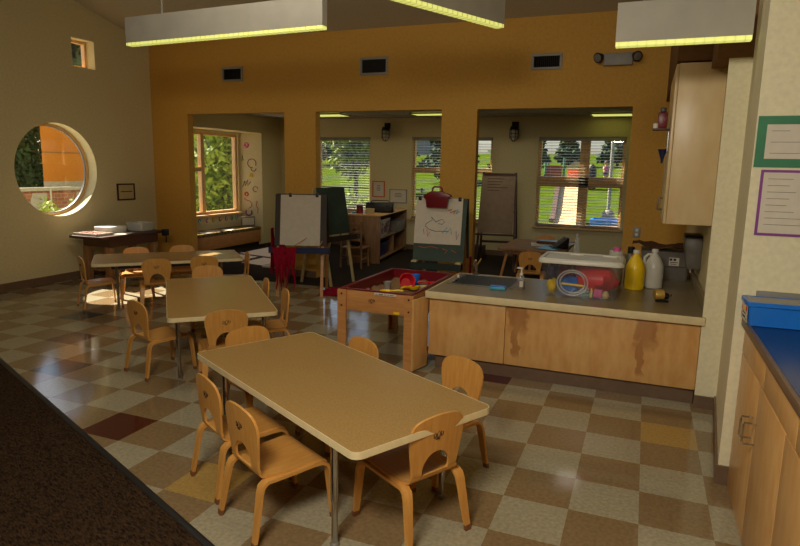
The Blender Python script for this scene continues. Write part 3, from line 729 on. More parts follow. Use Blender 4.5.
# ------------------------------------------------------------------ tables
def make_table(label, c, ang):
    L_, W_, h, th = 1.535, 0.750, 0.515, 0.028
    t = thing('classroom_table', label, 'table', (c.x, c.y, 0), R(ang), 'laminate classroom tables')
    MB().prism(rrect(L_ - 0.006, W_ - 0.006, 0.037), h - th, h).build('table_top', M['lam'], t)
    o = rrect(L_, W_, 0.04); i_ = rrect(L_ - 0.008, W_ - 0.008, 0.036)
    rings = [[Vector((p[0], p[1], h - th - 0.001)), Vector((p[0], p[1], h - 0.004)), Vector((p[0] * 0.999, p[1] * 0.999, h + 0.0005)), Vector((q[0], q[1], h + 0.0005)), Vector((q[0], q[1], h - th - 0.001))] for p, q in zip(o, i_)]
    rings.append(rings[0])
    b = MB().loft(rings, True, False).build('edge_band', M['band'], t); b['label'] = 'pale beige edge band'
    fr = MB()
    for s in (-1, 1): fr.box(-0.57, 0.57, s * 0.275 - 0.012, s * 0.275 + 0.012, h - th - 0.045, h - th)
    for s in (-1, 1): fr.box(s * 0.57 - 0.012, s * 0.57 + 0.012, -0.287, 0.287, h - th - 0.045, h - th)
    fr.build('under_frame', M['black'], t)
    for sx in (-1, 1):
        for sy in (-1, 1):
            x, y = sx * 0.53, sy * 0.305
            lg = MB().tube([(x, y, h - th), (x, y, 0.20)], 0.0165, 14).build('leg', M['chrome'], t)
            MB().tube([(x, y, 0.215), (x, y, 0.012)], 0.0135, 12).build('leg_insert', M['chrome'], lg)
            MB().lathe([(0.020, 0), (0.021, 0.008), (0.014, 0.014)], (x, y, 0), 12).build('glide', M['greyp'], lg)
    return t
tb = make_table('largest laminate classroom table, nearest the camera with six chairs round it', TC1, -28.6)
dup(tb, (TC2.x, TC2.y, 0), R(-47), 'laminate classroom table in the middle of the row of three')
dup(tb, (TC3.x, TC3.y, 0), R(45.5), 'farthest laminate classroom table, by the window seat and the wooden bench')

# ------------------------------------------------------------------ kitchenette
t = thing('kitchen_cabinet', 'low birch island cabinet with water-stained front and sink', 'cabinet', (0, 0, 0))
v = bx(-1.575, -1.555, 0.13, 0.985, 0.115, 0.568)
v.box(-1.555, 0.345, 0.965, 0.985, 0.115, 0.568).box(-1.555, 0.345, 0.14, 0.965, 0.115, 0.135).box(-0.985, -0.97, 0.14, 0.965, 0.135, 0.568).box(0.325, 0.345, 0.14, 0.965, 0.135, 0.568)
v.build('carcass', M['birch'], t)
bx(-1.575, -0.980, 0.120, 0.140, 0.112, 0.565).build('front_panel', M['birch'], t, bevel=0.002)
bx(-0.974, 0.323, 0.121, 0.140, 0.112, 0.565).build('front_panel', M['stained'], t, bevel=0.002)['label'] = 'front panel with two reddish water stains'
bx(-1.53, 0.322, 0.165, 0.94, 0.0, 0.115).build('toe_kick', M['base'], t)
dx = Vector((0.055, 0.225, 0)).normalized()
dmx = Matrix.Translation((-1.640, -0.075, 0)) @ Matrix.Rotation(math.atan2(dx.y, dx.x), 4, 'Z')
dr = MB().box(0, 0.205, -0.009, 0.009, 0.02, 0.575, dmx).build('open_door', M['birch'], t, bevel=0.002)
MB().box(0.198, 0.216, -0.012, -0.009, 0.12, 0.17, dmx).box(0.198, 0.216, -0.012, -0.009, 0.44, 0.49, dmx).build('hinge', M['steel'], dr)
v = bx(-0.285, 0.345, 0.985, 3.085, 0.115, 0.568)
v.build('wall_run_carcass', M['birch'], t, bevel=0.002)
bx(-0.235, 0.345, 0.985, 3.08, 0.004, 0.115).build('wall_run_toe_kick', M['base'], t)

t = thing('countertop', 'speckled tan L-shaped countertop with pale edge around the sink', 'countertop', (0, 0, 0.57))
SX0, SX1, SY0, SY1 = -1.53, -1.02, 0.46, 0.93
v = MB()
for a in ((-1.585, SX0, 0.090, 1.0), (SX1, 0.34, 0.090, 1.0), (SX0, SX1, 0.090, SY0), (SX0, SX1, SY1, 1.0), (-0.30, 0.355, 1.0, 3.095)): v.box(*a, 0.0, 0.05)
v.build('top_surface', M['counter'], t, smooth=False)
e = MB(); e.box(-1.585, 0.34, 0.078, 0.0899, -0.002, 0.051).box(-1.597, -1.5851, 0.078, 1.012, -0.002, 0.051).box(-1.585, -0.31, 1.0001, 1.012, -0.002, 0.051)
e.build('edge_strip', M['cedge'], t, bevel=0.002)['label'] = 'pale cream edge strip'
bx(0.334, 0.354, 0.14, 3.08, 0.0505, 0.15).build('side_splash', M['counter'], t, bevel=0.002)
s_ = thing('kitchen_sink', 'stainless steel sink set into the countertop corner', 'sink', (0, 0, 0.62))
v = MB(); rx0, rx1, ry0, ry1 = SX0 + 0.012, SX1 - 0.012, SY0 + 0.012, SY1 - 0.012
v.box(rx0, rx0 + 0.004, ry0, ry1, -0.13, 0.002).box(rx1 - 0.004, rx1, ry0, ry1, -0.13, 0.002).box(rx0, rx1, ry0, ry0 + 0.004, -0.13, 0.002).box(rx0, rx1, ry1 - 0.004, ry1, -0.13, 0.002).box(rx0, rx1, ry0, ry1, -0.134, -0.13)
v.build('basin', M['steel'], s_)
v = MB()
for a in ((SX0 - .012, SX1 + .012, SY0 - .012, ry0 + .004), (SX0 - .012, SX1 + .012, ry1 - .004, SY1 + .012), (SX0 - .012, rx0 + .004, ry0 + .004, ry1 - .004), (rx1 - .004, SX1 + .012, ry0 + .004, ry1 - .004)): v.box(*a, 0.0005, 0.005)
v.build('rim', M['steel'], s_)
MB().lathe([(0.035, 0), (0.04, 0.004), (0.0, 0.005)], (-1.27, 0.69, -0.13), 14).build('drain', M['chrome'], s_)
f_ = thing('sink_faucet', 'chrome faucet with upright spout at the back rim of the sink', 'faucet', (-1.44, 0.968, 0.62))
MB().lathe([(0.030, 0.0), (0.030, 0.012), (0.018, 0.02), (0.016, 0.07), (0.0, 0.075)], n=14).build('base', M['chrome'], f_)
MB().tube([(0, 0, 0.06), (0, 0, 0.11), (0.005, -0.03, 0.135), (0.01, -0.09, 0.13), (0.012, -0.12, 0.10)], 0.011, 10).build('spout', M['chrome'], f_)
MB().tube([(0.0, 0.0, 0.07), (0.045, 0.01, 0.15)], [0.008, 0.006], 8).build('lever', M['brass'], f_)
k = thing('dish_brush', 'small black and white brush lying across the left of the sink rim', 'brush', (-1.505, 0.60, 0.628), R(8))
bx(-0.004, 0.016, -0.06, 0.06, 0.0, 0.012).build('handle', M['black'], k, bevel=0.004)
bx(-0.002, 0.014, 0.06, 0.11, 0.0, 0.03).build('bristles', M['white'], k, bevel=0.003)
k = thing('dish_sponge', 'light blue sponge lying on the counter in front of the sink', 'sponge', (-1.10, 0.40, 0.62), R(4))
bx(-0.065, 0.055, -0.035, 0.035, 0.001, 0.026).build('foam', M['cyan'], k, bevel=0.006)
bx(-0.065, 0.055, -0.035, 0.035, 0.0265, 0.031).build('scouring_pad', M['blue_p'], k, bevel=0.002)

t = thing('soap_bottle', 'clear pump bottle of amber-red soap beside the sink', 'bottle', (-0.945, 0.50, 0.62))
MB().lathe([(0.030, 0.0), (0.033, 0.006), (0.033, 0.075), (0.028, 0.095), (0.013, 0.108), (0.013, 0.118), (0.0, 0.119)], n=18).build('body', M['bottle'], t)
MB().lathe([(0.027, 0.004), (0.0295, 0.008), (0.0295, 0.068), (0.0, 0.0685)], n=18).build('soap_fill', M['soap'], t)
bx(-0.006, 0.022, -0.0355, -0.0335, 0.024, 0.07).build('paper_label', M['paper'], t)
v = MB().lathe([(0.015, 0.112), (0.015, 0.128), (0.006, 0.132), (0.005, 0.165), (0.0, 0.166)], n=12).box(-0.036, 0.010, -0.007, 0.007, 0.163, 0.174)
v.build('pump', M['white'], t)

# clear toy tub with lid
TB = (-0.775, -0.205, 0.315, 0.70)
t = thing('storage_tub', 'big clear plastic storage tub of toys with a white lid', 'storage tub', ((TB[0] + TB[1]) / 2, (TB[2] + TB[3]) / 2, 0.62))
hw, hd = (TB[1] - TB[0]) / 2, (TB[3] - TB[2]) / 2
def ringrect(w, d, r, z): return [Vector((x, y, z)) for x, y in rrect(2 * w, 2 * d, r, 4)]
v = MB(); v.loft([ringrect(hw * .90, hd * .90, .05, 0.001), ringrect(hw * .92, hd * .92, .05, 0.02), ringrect(hw * .95, hd * .95, .05, 0.13), ringrect(hw * .975, hd * .975, .05, 0.134), ringrect(hw * .99, hd * .99, .05, 0.258),
                  ringrect(hw * .98, hd * .98, .05, 0.258), ringrect(hw * .965, hd * .965, .05, 0.136), ringrect(hw * .94, hd * .94, .05, 0.13), ringrect(hw * .91, hd * .91, .05, 0.024), ringrect(hw * .89, hd * .89, .05, 0.006)])
v.build('tub_body', M['tub'], t)
v = MB(); v.loft([ringrect(hw * 1.03, hd * 1.05, .05, 0.252), ringrect(hw * 1.07, hd * 1.09, .05, 0.255), ringrect(hw * 1.07, hd * 1.09, .05, 0.275), ringrect(hw * 1.03, hd * 1.04, .05, 0.292), ringrect(hw * .95, hd * .93, .05, 0.292), ringrect(hw * .93, hd * .90, .05, 0.284)])
v.build('lid', M['cloudy'], t)
for x in (-0.05, 0.19): bx(x - 0.05, x + 0.05, 0.10, 0.13, 0.284, 0.297).build('lid_rib', M['white'], t, bevel=0.004)
# toys inside the tub
cx, cy = (TB[0] + TB[1]) / 2, (TB[2] + TB[3]) / 2
def blob(mb, c, r, seed, sq=(1, 1, 1)):
    rnd = random.Random(seed); n, m_ = 16, 10; ph = [rnd.random() * 6 for _ in range(6)]; rings = []
    for a in range(m_ + 1):
        th = PI * a / m_; ring_ = []
        for k in range(n):
            q = 2 * PI * k / n; rr = r * (1 + 0.13 * math.sin(3 * q + ph[0]) * math.sin(2 * th + ph[1]) + 0.09 * math.sin(5 * q + ph[2] + 3 * th))
            ring_.append(Vector((c[0] + sq[0] * rr * math.sin(th) * math.cos(q), c[1] + sq[1] * rr * math.sin(th) * math.sin(q), c[2] + sq[2] * rr * math.cos(th))))
        rings.append(ring_)
    return mb.loft(rings)
tag(blob(MB(), (cx + 0.105, cy - 0.005, 0.762), 0.138, 3, (1.10, 1.20, .76)).build('scarf_bundle', M['bright_red']), 'bundle of bright red cloth filling the right half of the clear tub', 'cloth')
tag(blob(MB(), (cx - 0.11, cy + 0.05, 0.785), 0.098, 5, (0.80, 1.05, .88)).build('toy_bag', M['red_p']), 'dark red bag at the top of the clear tub behind the coiled hose', 'bag')
tag(blob(MB(), (cx - 0.208, cy - 0.01, 0.80), 0.072, 6, (.60, 1.9, 1.0)).build('toy_bucket', M['navy']), 'navy toy at the left end of the clear tub', 'toy')
tag(blob(MB(), (cx - 0.085, cy - 0.045, 0.695), 0.075, 8, (1.2, .95, .85)).build('toy_boat', M['blue_p']), 'blue toy inside the coiled hose in the clear tub', 'toy')
tag(blob(MB(), (cx - 0.205, cy - 0.06, 0.685), 0.05, 9, (.8, 1.1, 1.1)).build('toy_duck', M['yellow']), 'yellow toy at the lower left of the clear tub', 'toy')
h_ = MB()
for k in range(2): h_.tube([(cx - 0.05 + (0.110 - 0.02 * k) * math.cos(q), cy - 0.158 + 0.012 * k, 0.732 + (0.094 - 0.016 * k) * math.sin(q)) for q in (R(15 * i) for i in range(25))], 0.006, 6)
tag(h_.build('clear_hose', M['hose']), 'coil of clear hose pressed against the front of the tub', 'hose')
tag(MB().tube([(cx - 0.13, cy - 0.128, 0.715), (cx + 0.06, cy - 0.13, 0.708)], [0.010, 0.009], 8).build('toy_shovel', M['yellow']), 'long yellow stick across the coiled hose in the tub', 'toy')
tag(MB().box(-0.03, 0.03, -0.02, 0.02, -0.03, 0.03, Matrix.Translation((cx + 0.135, cy - 0.135, 0.665)) @ Matrix.Rotation(0.1, 4, 'Y')).build('toy_block', M['pink'], bevel=0.005), 'pink block at the bottom front of the tub', 'block')
tag(MB().box(-0.006, 0.006, -0.01, 0.01, -0.035, 0.035, Matrix.Translation((cx + 0.09, cy - 0.14, 0.667))).build('toy_ruler', M['yellow'], bevel=0.002), 'small upright yellow strip beside the pink block in the tub', 'toy')
tag(MB().tube([(cx + 0.02, cy - 0.13, 0.638), (cx + 0.07, cy - 0.14, 0.655)], 0.012, 8).build('toy_peg', M['green']), 'green peg at the bottom front of the tub', 'toy')
tag(MB().lathe([(0.02, 0), (0.028, 0.02), (0.016, 0.05), (0, 0.055)], (cx + 0.19, cy - 0.135, 0.632), 10).build('toy_cup', M['carton']), 'cream cup at the bottom right of the tub', 'toy')

def jug(name, label, x, y, m, capm, rz):
    t = thing(name, label, 'jug', (x, y, 0.62), rz, 'gallon jugs on the counter')
    MB().lathe([(0.066, 0.0), (0.074, 0.008), (0.075, 0.10), (0.075, 0.165), (0.070, 0.19), (0.056, 0.225), (0.036, 0.262), (0.022, 0.282), (0.020, 0.298), (0.0, 0.299)], n=24).build('body', m, t)
    MB().lathe([(0.025, 0.290), (0.026, 0.294), (0.026, 0.314), (0.022, 0.318), (0.0, 0.318)], n=16).build('cap', capm, t)
    MB().tube([(0.022, 0, 0.272), (0.050, 0, 0.272), (0.074, 0, 0.245), (0.076, 0, 0.205), (0.066, 0, 0.185)], [.011, .011, .012, .012, .010], 8).build('handle', m, t)
jug('paint_jug', 'yellow gallon jug with a white cap beside the clear tub', -0.115, 0.93, M['yellow'], M['white'], R(100))
jug('paint_jug', 'milky white gallon jug between the yellow jug and the grey bin', 0.025, 1.07, M['cloudy'], M['white'], R(175))
t = thing('brass_sharpener', 'small shiny brass cylinder on a black base at the right end of the counter', 'sharpener', (0.075, 0.50, 0.62), R(20))
bx(-0.03, 0.05, -0.03, 0.03, 0.0, 0.014).build('base', M['black'], t, bevel=0.004)
MB().lathe([(0.0, -0.04), (0.034, -0.04), (0.038, -0.03), (0.038, 0.02), (0.032, 0.025), (0.0, 0.026)], n=18, mx=Matrix.Translation((-0.005, 0, 0.053)) @ Matrix.Rotation(R(90), 4, 'Y')).build('barrel', M['brass'], t)
MB().lathe([(0.0, 0.0), (0.026, 0.0), (0.022, 0.03), (0.0, 0.032)], n=14, mx=Matrix.Translation((0.022, 0, 0.044)) @ Matrix.Rotation(R(90), 4, 'Y')).build('end_cap', M['black'], t)
MB().tube([(0.054, 0, 0.044), (0.075, 0, 0.044), (0.078, 0, 0.058)], 0.004, 6).build('crank', M['black'], t)

t = thing('grey_storage_bin', 'smoky grey lidded bin with a white label behind the jugs', 'bin', (0.125, 1.68, 0.62))
v = MB(); v.loft([ringrect(.185, .18, .03, 0.001), ringrect(.190, .185, .03, 0.12), ringrect(.198, .195, .03, 0.125), ringrect(.203, .20, .03, 0.24), ringrect(.190, .187, .03, 0.24), ringrect(.175, .17, .03, 0.01)])
v.build('bin_body', M['greybin'], t); MB().loft([ringrect(.206, .203, .03, 0.238), ringrect(.206, .203, .03, 0.250), ringrect(.190, .187, .03, 0.254)]).build('lid', M['greybin'], t)
lb = bx(0.025, 0.105, -0.2025, -0.2005, 0.135, 0.205).build('paper_label', M['paper'], t)
v = bx(0.03, 0.05, -0.2032, -0.2026, 0.178, 0.198).box(0.06, 0.08, -0.2032, -0.2026, 0.178, 0.198).box(0.035, 0.095, -0.2032, -0.2026, 0.160, 0.166).box(0.035, 0.085, -0.2032, -0.2026, 0.146, 0.151)
v.build('label_print', M['ink'], lb)
g = []
for i in range(9):
    row = []
    for j in range(7):
        x = -0.26 + 0.44 * i / 8; y = -0.16 + 0.32 * j / 6; row.append((x, y, 0.012 + 0.020 * math.sin(i * 1.3 + j * .7) * math.sin(j * 1.1 + 1) + 0.022 + (0.02 if i < 2 else 0)))
    g.append(row)
tag(MB().sheet(g, 0.006).build('crumpled_paper', M['kraft'], loc=(0.10, 1.66, 0.874)), 'crumpled dark brown paper lying on the grey bin', 'paper')
t = thing('black_marker_cup', 'black bottle cap top showing behind the yellow jug', 'bottle', (-0.16, 1.16, 0.62))
MB().lathe([(0.04, 0.0), (0.042, 0.01), (0.042, 0.24), (0.02, 0.27), (0.0, 0.271)], n=16).build('body', M['greybin'], t)
MB().lathe([(0.028, 0.262), (0.028, 0.31), (0.022, 0.315), (0.0, 0.316)], n=14).build('cap', M['black'], t)
t = thing('clear_bottle', 'tall slim clear bottle behind the tub below the slide window', 'bottle', (-0.575, 0.90, 0.62))
MB().lathe([(0.024, 0.0), (0.026, 0.006), (0.026, 0.30), (0.020, 0.36), (0.013, 0.39), (0.013, 0.41), (0.0, 0.411)], n=16).build('body', M['bottle'], t)
MB().lathe([(0.015, 0.402), (0.015, 0.425), (0.0, 0.426)], n=12).build('cap', M['lgrey'], t)
t = thing('cream_tub', 'small tub with a pink lid peeking over the back of the clear tub', 'container', (-0.27, 1.10, 0.62))
MB().lathe([(0.05, 0.0), (0.055, 0.01), (0.058, 0.28), (0.0, 0.281)], n=18).build('body', M['cloudy'], t)
MB().lathe([(0.030, 0.282), (0.030, 0.305), (0.026, 0.31), (0.0, 0.311)], n=16).build('lid', M['pink'], t)

t = thing('towel_dispenser', 'smoky grey paper towel dispenser on the wall above the counter', 'dispenser', (0.3605, 1.13, 0.80))
v = MB(); v.add([(-0.001, -0.13, 0), (-0.001, 0.13, 0), (-0.10, 0.12, 0), (-0.10, -0.12, 0), (-0.001, -0.14, 0.25), (-0.001, 0.14, 0.25), (-0.135, 0.13, 0.25), (-0.135, -0.13, 0.25)],
               [(0, 1, 2, 3), (7, 6, 5, 4), (0, 4, 5, 1), (1, 5, 6, 2), (2, 6, 7, 3), (3, 7, 4, 0)])
v.build('housing', M['greybin'], t, bevel=0.012)
bx(-0.13, -0.002, -0.128, 0.128, 0.251, 0.268).build('top_cap', M['black'], t, bevel=0.006)
bx(-0.07, -0.066, -0.10, 0.10, -0.03, 0.0).build('paper_towel', M['paper'], t)

# wall cabinet
t = thing('wall_cabinet', 'birch cupboard hung high on the kitchenette wall', 'cabinet', (0.36, 0.50, 1.19))
bx(-0.295, -0.001, 0.0, 1.17, 0.0, 1.105).build('body', M['lit_birch'], t, bevel=0.002)
for k in range(2):
    d = bx(-0.316, -0.297, 0.002 + 0.583 * k, 0.578 + 0.583 * k, 0.002, 1.10).build('door', M['lit_birch'], t, bevel=0.002)
    y = (0.52, 0.66, 1.70)[k]
    MB().tube([(-0.317, y, 0.07), (-0.350, y, 0.07), (-0.350, y, 0.16), (-0.317, y, 0.16)], 0.005, 8).build('handle', M['steel'], d)
t = thing('wall_ledge', 'little dark ledge jutting from the cupboard front under the red box', 'shelf', (0.043, 0.80, 1.862))
bx(-0.118, -0.0005, -0.05, 0.05, 0, 0.014).build('board', M['darkwood'], t, bevel=0.002)
MB().tube([(-0.006, 0.0, -0.001), (-0.006, 0.0, -0.16)], 0.004, 6).build('bracket', M['steel'], t)
t = thing('red_box', 'small dark red box with black top on the ledge beside the wall cupboard', 'box', (-0.012, 0.80, 1.876))
bx(-0.033, 0.033, -0.03, 0.03, 0.0, 0.115).build('body', M['red_p'], t, bevel=0.006); bx(-0.018, 0.022, -0.02, 0.02, 0.1155, 0.15).build('lid', M['black'], t, bevel=0.004)
tag(MB().lathe([(0.017, 0), (0.018, 0.03), (0.012, 0.036), (0, 0.0365)], n=12).build('white_cup', M['white'], loc=(-0.056, 0.775, 1.876)), 'tiny white cup at the left edge of the ledge by the red box', 'cup')
t = thing('blue_funnel', 'blue funnel hanging on the front of the wall cupboard', 'funnel', (0.008, 0.83, 1.62))
MB().lathe([(0.007, 0.0), (0.009, 0.03), (0.033, 0.10), (0.034, 0.106), (0.030, 0.106), (0.006, 0.034)], n=18).build('cone', M['navy'], t)

# right foreground cupboard with blue top
t = thing('base_cupboard', 'birch cupboard with a pair of wire pulls at the right edge', 'cabinet', (0.408, -0.985, 0))
bx(0.02, 1.05, -3.2, -0.002, 0.0, 0.835).build('carcass', M['birch'], t, bevel=0.002)
for k in range(5):
    y1 = -0.004 - 0.50 * k; y0 = y1 - 0.496
    d = bx(0.0, 0.019, y0, y1, 0.005, 0.700).build('door', M['birch'], t, bevel=0.002)
    yy = y0 + 0.04 if k % 2 == 0 else y1 - 0.03
    MB().tube([(-0.001, yy, 0.455), (-0.042, yy, 0.455), (-0.046, yy, 0.465), (-0.046, yy, 0.535), (-0.042, yy, 0.545), (-0.001, yy, 0.545)], 0.0042, 8).build('handle', M['chrome'], d)
for k in range(3):
    d = bx(0.0, 0.019, -0.57 * (k + 1) + 0.002, -0.57 * k - 0.004, 0.706, 0.833).build('drawer', M['birch'], t, bevel=0.002)
c = thing('blue_worktop', 'blue laminate worktop with a brown edge at the right', 'worktop', (0.408, -0.985, 0.835))
bx(0.0, 1.05, -3.2, -0.002, 0.0005, 0.036).build('top_surface', M['blue_c'], c, bevel=0.002)
bx(-0.018, -0.0003, -3.2, -0.002, 0.0005, 0.037).build('edge_strip', M['base'], c, bevel=0.003)
t = thing('blue_tray_box', 'bright blue plastic box with a printed label on the blue worktop', 'box', (0.555, -1.07, 0.872), R(2)); t.scale = (1, 1, 1.35)
v = MB(); v.loft([ringrect(.160, .072, .012, 0.0), ringrect(.168, .080, .012, 0.066), ringrect(.176, .088, .014, 0.068), ringrect(.176, .088, .014, 0.082), ringrect(.163, .075, .012, 0.082), ringrect(.156, .068, .012, 0.006)])
v.build('tray', M['blue_p'], t); MB().loft([ringrect(.160, .072, .012, 0.076), ringrect(.160, .072, .012, 0.081)]).build('lid_sheet', M['lgrey'], t)
lb = MB().box(-0.1715, -0.1700, -0.066, 0.066, 0.008, 0.062).build('printed_label', M['paper'], t)
for a in ((-0.064, -0.03, 0.045, 0.060), (0.045, 0.058, 0.02, 0.03), (0.048, 0.062, 0.04, 0.052)): bx(-0.1725, -0.1716, *a).build('red_print', M['bright_red'], lb)
v = bx(-0.1725, -0.1716, -0.03, 0.03, 0.018, 0.024).box(-0.1725, -0.1716, -0.035, 0.035, 0.032, 0.036).box(-0.1725, -0.1716, -0.06, -0.052, 0.014, 0.022); v.build('dark_print', M['ink'], lb)
MB().box(-0.1725, -0.1716, -0.02, 0.01, 0.042, 0.056).build('yellow_print', M['yellow'], lb)
tag(bx(-0.24, 0.3, -0.005, 0.005, 0.0, 0.135).build('dark_folder', M['greyp'], loc=(0.68, -0.9775, 0.872), bevel=0.003), 'grey-green board standing behind the blue box', 'board')
def poster(name, label, x0, x1, y, z0, z1, border, bw, lines, slant=0.0, seed=1):
    t = thing(name, label, 'poster', ((x0 + x1) / 2, y, z0))
    w, h = (x1 - x0) / 2, z1 - z0
    bx(-w, w, -0.004, -0.001, 0, h).build('border_card', border, t, smooth=False)
    p = bx(-w + bw, w - bw, -0.0055, -0.0041, bw, h - bw).build('sheet', M['paper'], t, smooth=False)
    if lines:
        rnd = random.Random(seed); v = MB(); z = h - bw - 0.03
        while z > bw + 0.02:
            v.box(-w + bw + 0.02, -w + bw + 0.02 + (2 * w - 2 * bw - 0.04) * rnd.uniform(.45, 1), -0.0062, -0.0056, z, z + 0.0022); z -= lines
        v.build('print_lines', M['greyp'], p, smooth=False)
    return t
poster('green_notice', 'green-bordered notice high on the cream wall at the right edge', 0.368, 0.62, -0.971, 1.585, 1.815, M['green'], 0.038, 0.05)
poster('purple_notice', 'purple-bordered notice of small print below the green one', 0.402, 0.64, -0.971, 1.27, 1.585 - 0.012, M['purple'], 0.012, 0.03, seed=4)
# ------------------------------------------------------------------ sand table
t = thing('sand_table', 'maple sand table with dark red liner beside the sink cabinet', 'sand table', (-1.9775, 0.53, 0))
HW, HD = 0.3225, 0.55
for n_, a in (('front_board', (-HW + .01, HW - .01, -HD + .012, -HD + .034)), ('back_board', (-HW + .01, HW - .01, HD - .034, HD - .012))): bx(*a, 0.425, 0.59).build(n_, M['maple'], t, bevel=0.003)
for a in ((-HW + .012, -HW + .034), (HW - .034, HW - .012)): bx(*a, -HD + .034, HD - .034, 0.425, 0.59).build('side_board', M['maple'], t, bevel=0.003)
for sx in (-1, 1):
    for sy in (-1, 1):
        a, b = sorted((sx * HW, sx * (HW - 0.075))); c_, d = sorted((sy * (HD + 0.008), sy * (HD - 0.0115)))
        lg = MB().box(a, b, c_, d, 0, 0.592)
        e0, e1 = sorted((sx * (HW + 0.0), sx * (HW - 0.0115))); f0, f1 = sorted((sy * (HD - 0.0115), sy * (HD - 0.07))); lg.box(e0, e1, f0, f1, 0, 0.592)
        lo = lg.build('leg', M['maple'], t)
        v = MB()
        for z in (0.465, 0.56): v.lathe([(0.0, -.001), (0.008, -.001), (0.008, 0.003), (0.0, 0.003)], n=10, mx=Matrix.Translation((sx * (HW - 0.037), sy * (HD + 0.008), z)) @ Matrix.Rotation(R(90 if sy < 0 else -90), 4, 'X'))
        v.build('bolt', M['ink'], lo)
v = MB()
x0, x1, y0, y1 = -HW + .036, HW - .036, -HD + .036, HD - .036
v.box(x0, x0 + .005, y0, y1, .43, .597).box(x1 - .005, x1, y0, y1, .43, .597).box(x0, x1, y0, y0 + .005, .43, .597).box(x0, x1, y1 - .005, y1, .43, .597).box(x0, x1, y0, y1, .425, .43)
v.build('liner_tray', M['red_p'], t)
v = MB(); w_ = 0.030
v.box(-HW + .008, HW - .008, -HD + .010, -HD + .010 + w_, .593, .601).box(-HW + .008, HW - .008, HD - .010 - w_, HD - .010, .593, .601).box(-HW + .008, -HW + .008 + w_, -HD + .010 + w_, HD - .010 - w_, .593, .601).box(HW - .008 - w_, HW - .008, -HD + .010 + w_, HD - .010 - w_, .593, .601)
v.build('liner_rim', M['red_p'], t, bevel=0.002)
g = [[(x0 + .006 + (x1 - x0 - .012) * i / 14, y0 + .006 + (y1 - y0 - .012) * j / 20, 0.500 + 0.014 * math.sin(i * .9 + 1) * math.sin(j * .7) + 0.008 * math.sin(j * 1.9 + i)) for j in range(21)] for i in range(15)]
sd = MB().sheet(g, 0.05).build('sand_fill', M['sand'], t); sd['kind'] = 'stuff'
lb = MB().box(-0.005, 0.175, -HD - .0005, -HD + .0118, 0.572, 0.589).build('paper_label', M['paper'], t)
v = MB(); rnd = random.Random(3); x = 0.008
while x < 0.155:
    w = rnd.uniform(.006, .012)
    if rnd.random() > .16: v.box(x, x + w * .8, -HD - .0012, -HD - .0004, 0.578, 0.5835)
    x += w
v.build('label_print', M['ink'], lb)
emblem_mesh(1.5).build('emblem', M['ink'], t, loc=(-0.03, -HD + 0.0108, 0.52))
bx(0.155, 0.205, -HD + .006, -HD + .0118, 0.432, 0.450).build('yellow_tag', M['yellow'], t, smooth=False)
def cup(name, label, x, y, z, r, h, m, tilt=0, az=0, cat='cup'):
    mx = Matrix.Rotation(R(az), 4, 'Z') @ Matrix.Rotation(R(tilt), 4, 'X')
    o = MB().lathe([(r * .72, 0), (r, h), (r * .92, h), (r * .66, 0.006), (0, 0.006)], n=18, mx=mx).build(name, m); o.location = (x, y, z)
    return tag(o, label, cat)
cup('sand_bucket', 'dark red bucket on its side in the middle of the sand table', -1.99, 0.66, 0.545, 0.072, 0.12, M['bright_red'], 68, 30, 'bucket')
cup('blue_cup', 'blue cup standing at the back of the sand table toys', -1.96, 0.83, 0.502, 0.045, 0.10, M['blue_p'])
cup('grey_cup', 'small grey cup in the sand beside the yellow scoop', -2.10, 0.52, 0.502, 0.034, 0.075, M['lgrey'])
def scoop(label, x, y, z, rz, m):
    t = thing('sand_scoop', label, 'scoop', (x, y, z), R(rz), 'scoops in the sand table')
    MB().lathe([(0.0, 0.0), (0.030, 0.004), (0.045, 0.03), (0.043, 0.032), (0.026, 0.010), (0.0, 0.008)], n=16, mx=Matrix.Scale(1.25, 4, (1, 0, 0))).build('bowl', m, t)
    MB().tube([(-0.05, 0, 0.028), (-0.10, 0, 0.034), (-0.14, 0, 0.030)], [.009, .010, .009], 8).build('handle', m, t); return t
scoop('yellow scoop lying in the sand at the front of the sand table', -2.03, 0.33, 0.508, 200, M['yellow'])
scoop('yellow scoop leaning near the blue cup in the sand table', -1.88, 0.58, 0.514, 60, M['yellow'])
scoop('dark red scoop at the left front of the sand table', -2.20, 0.30, 0.506, 80, M['red_p'])
scoop('bright red scoop at the right side of the sand table', -1.80, 0.86, 0.508, 20, M['bright_red'])
cup('tan_bowl', 'tan bowl half sunk in the sand right of the scoops', -1.82, 0.66, 0.498, 0.05, 0.04, M['carton'], 0, 0, 'bowl')

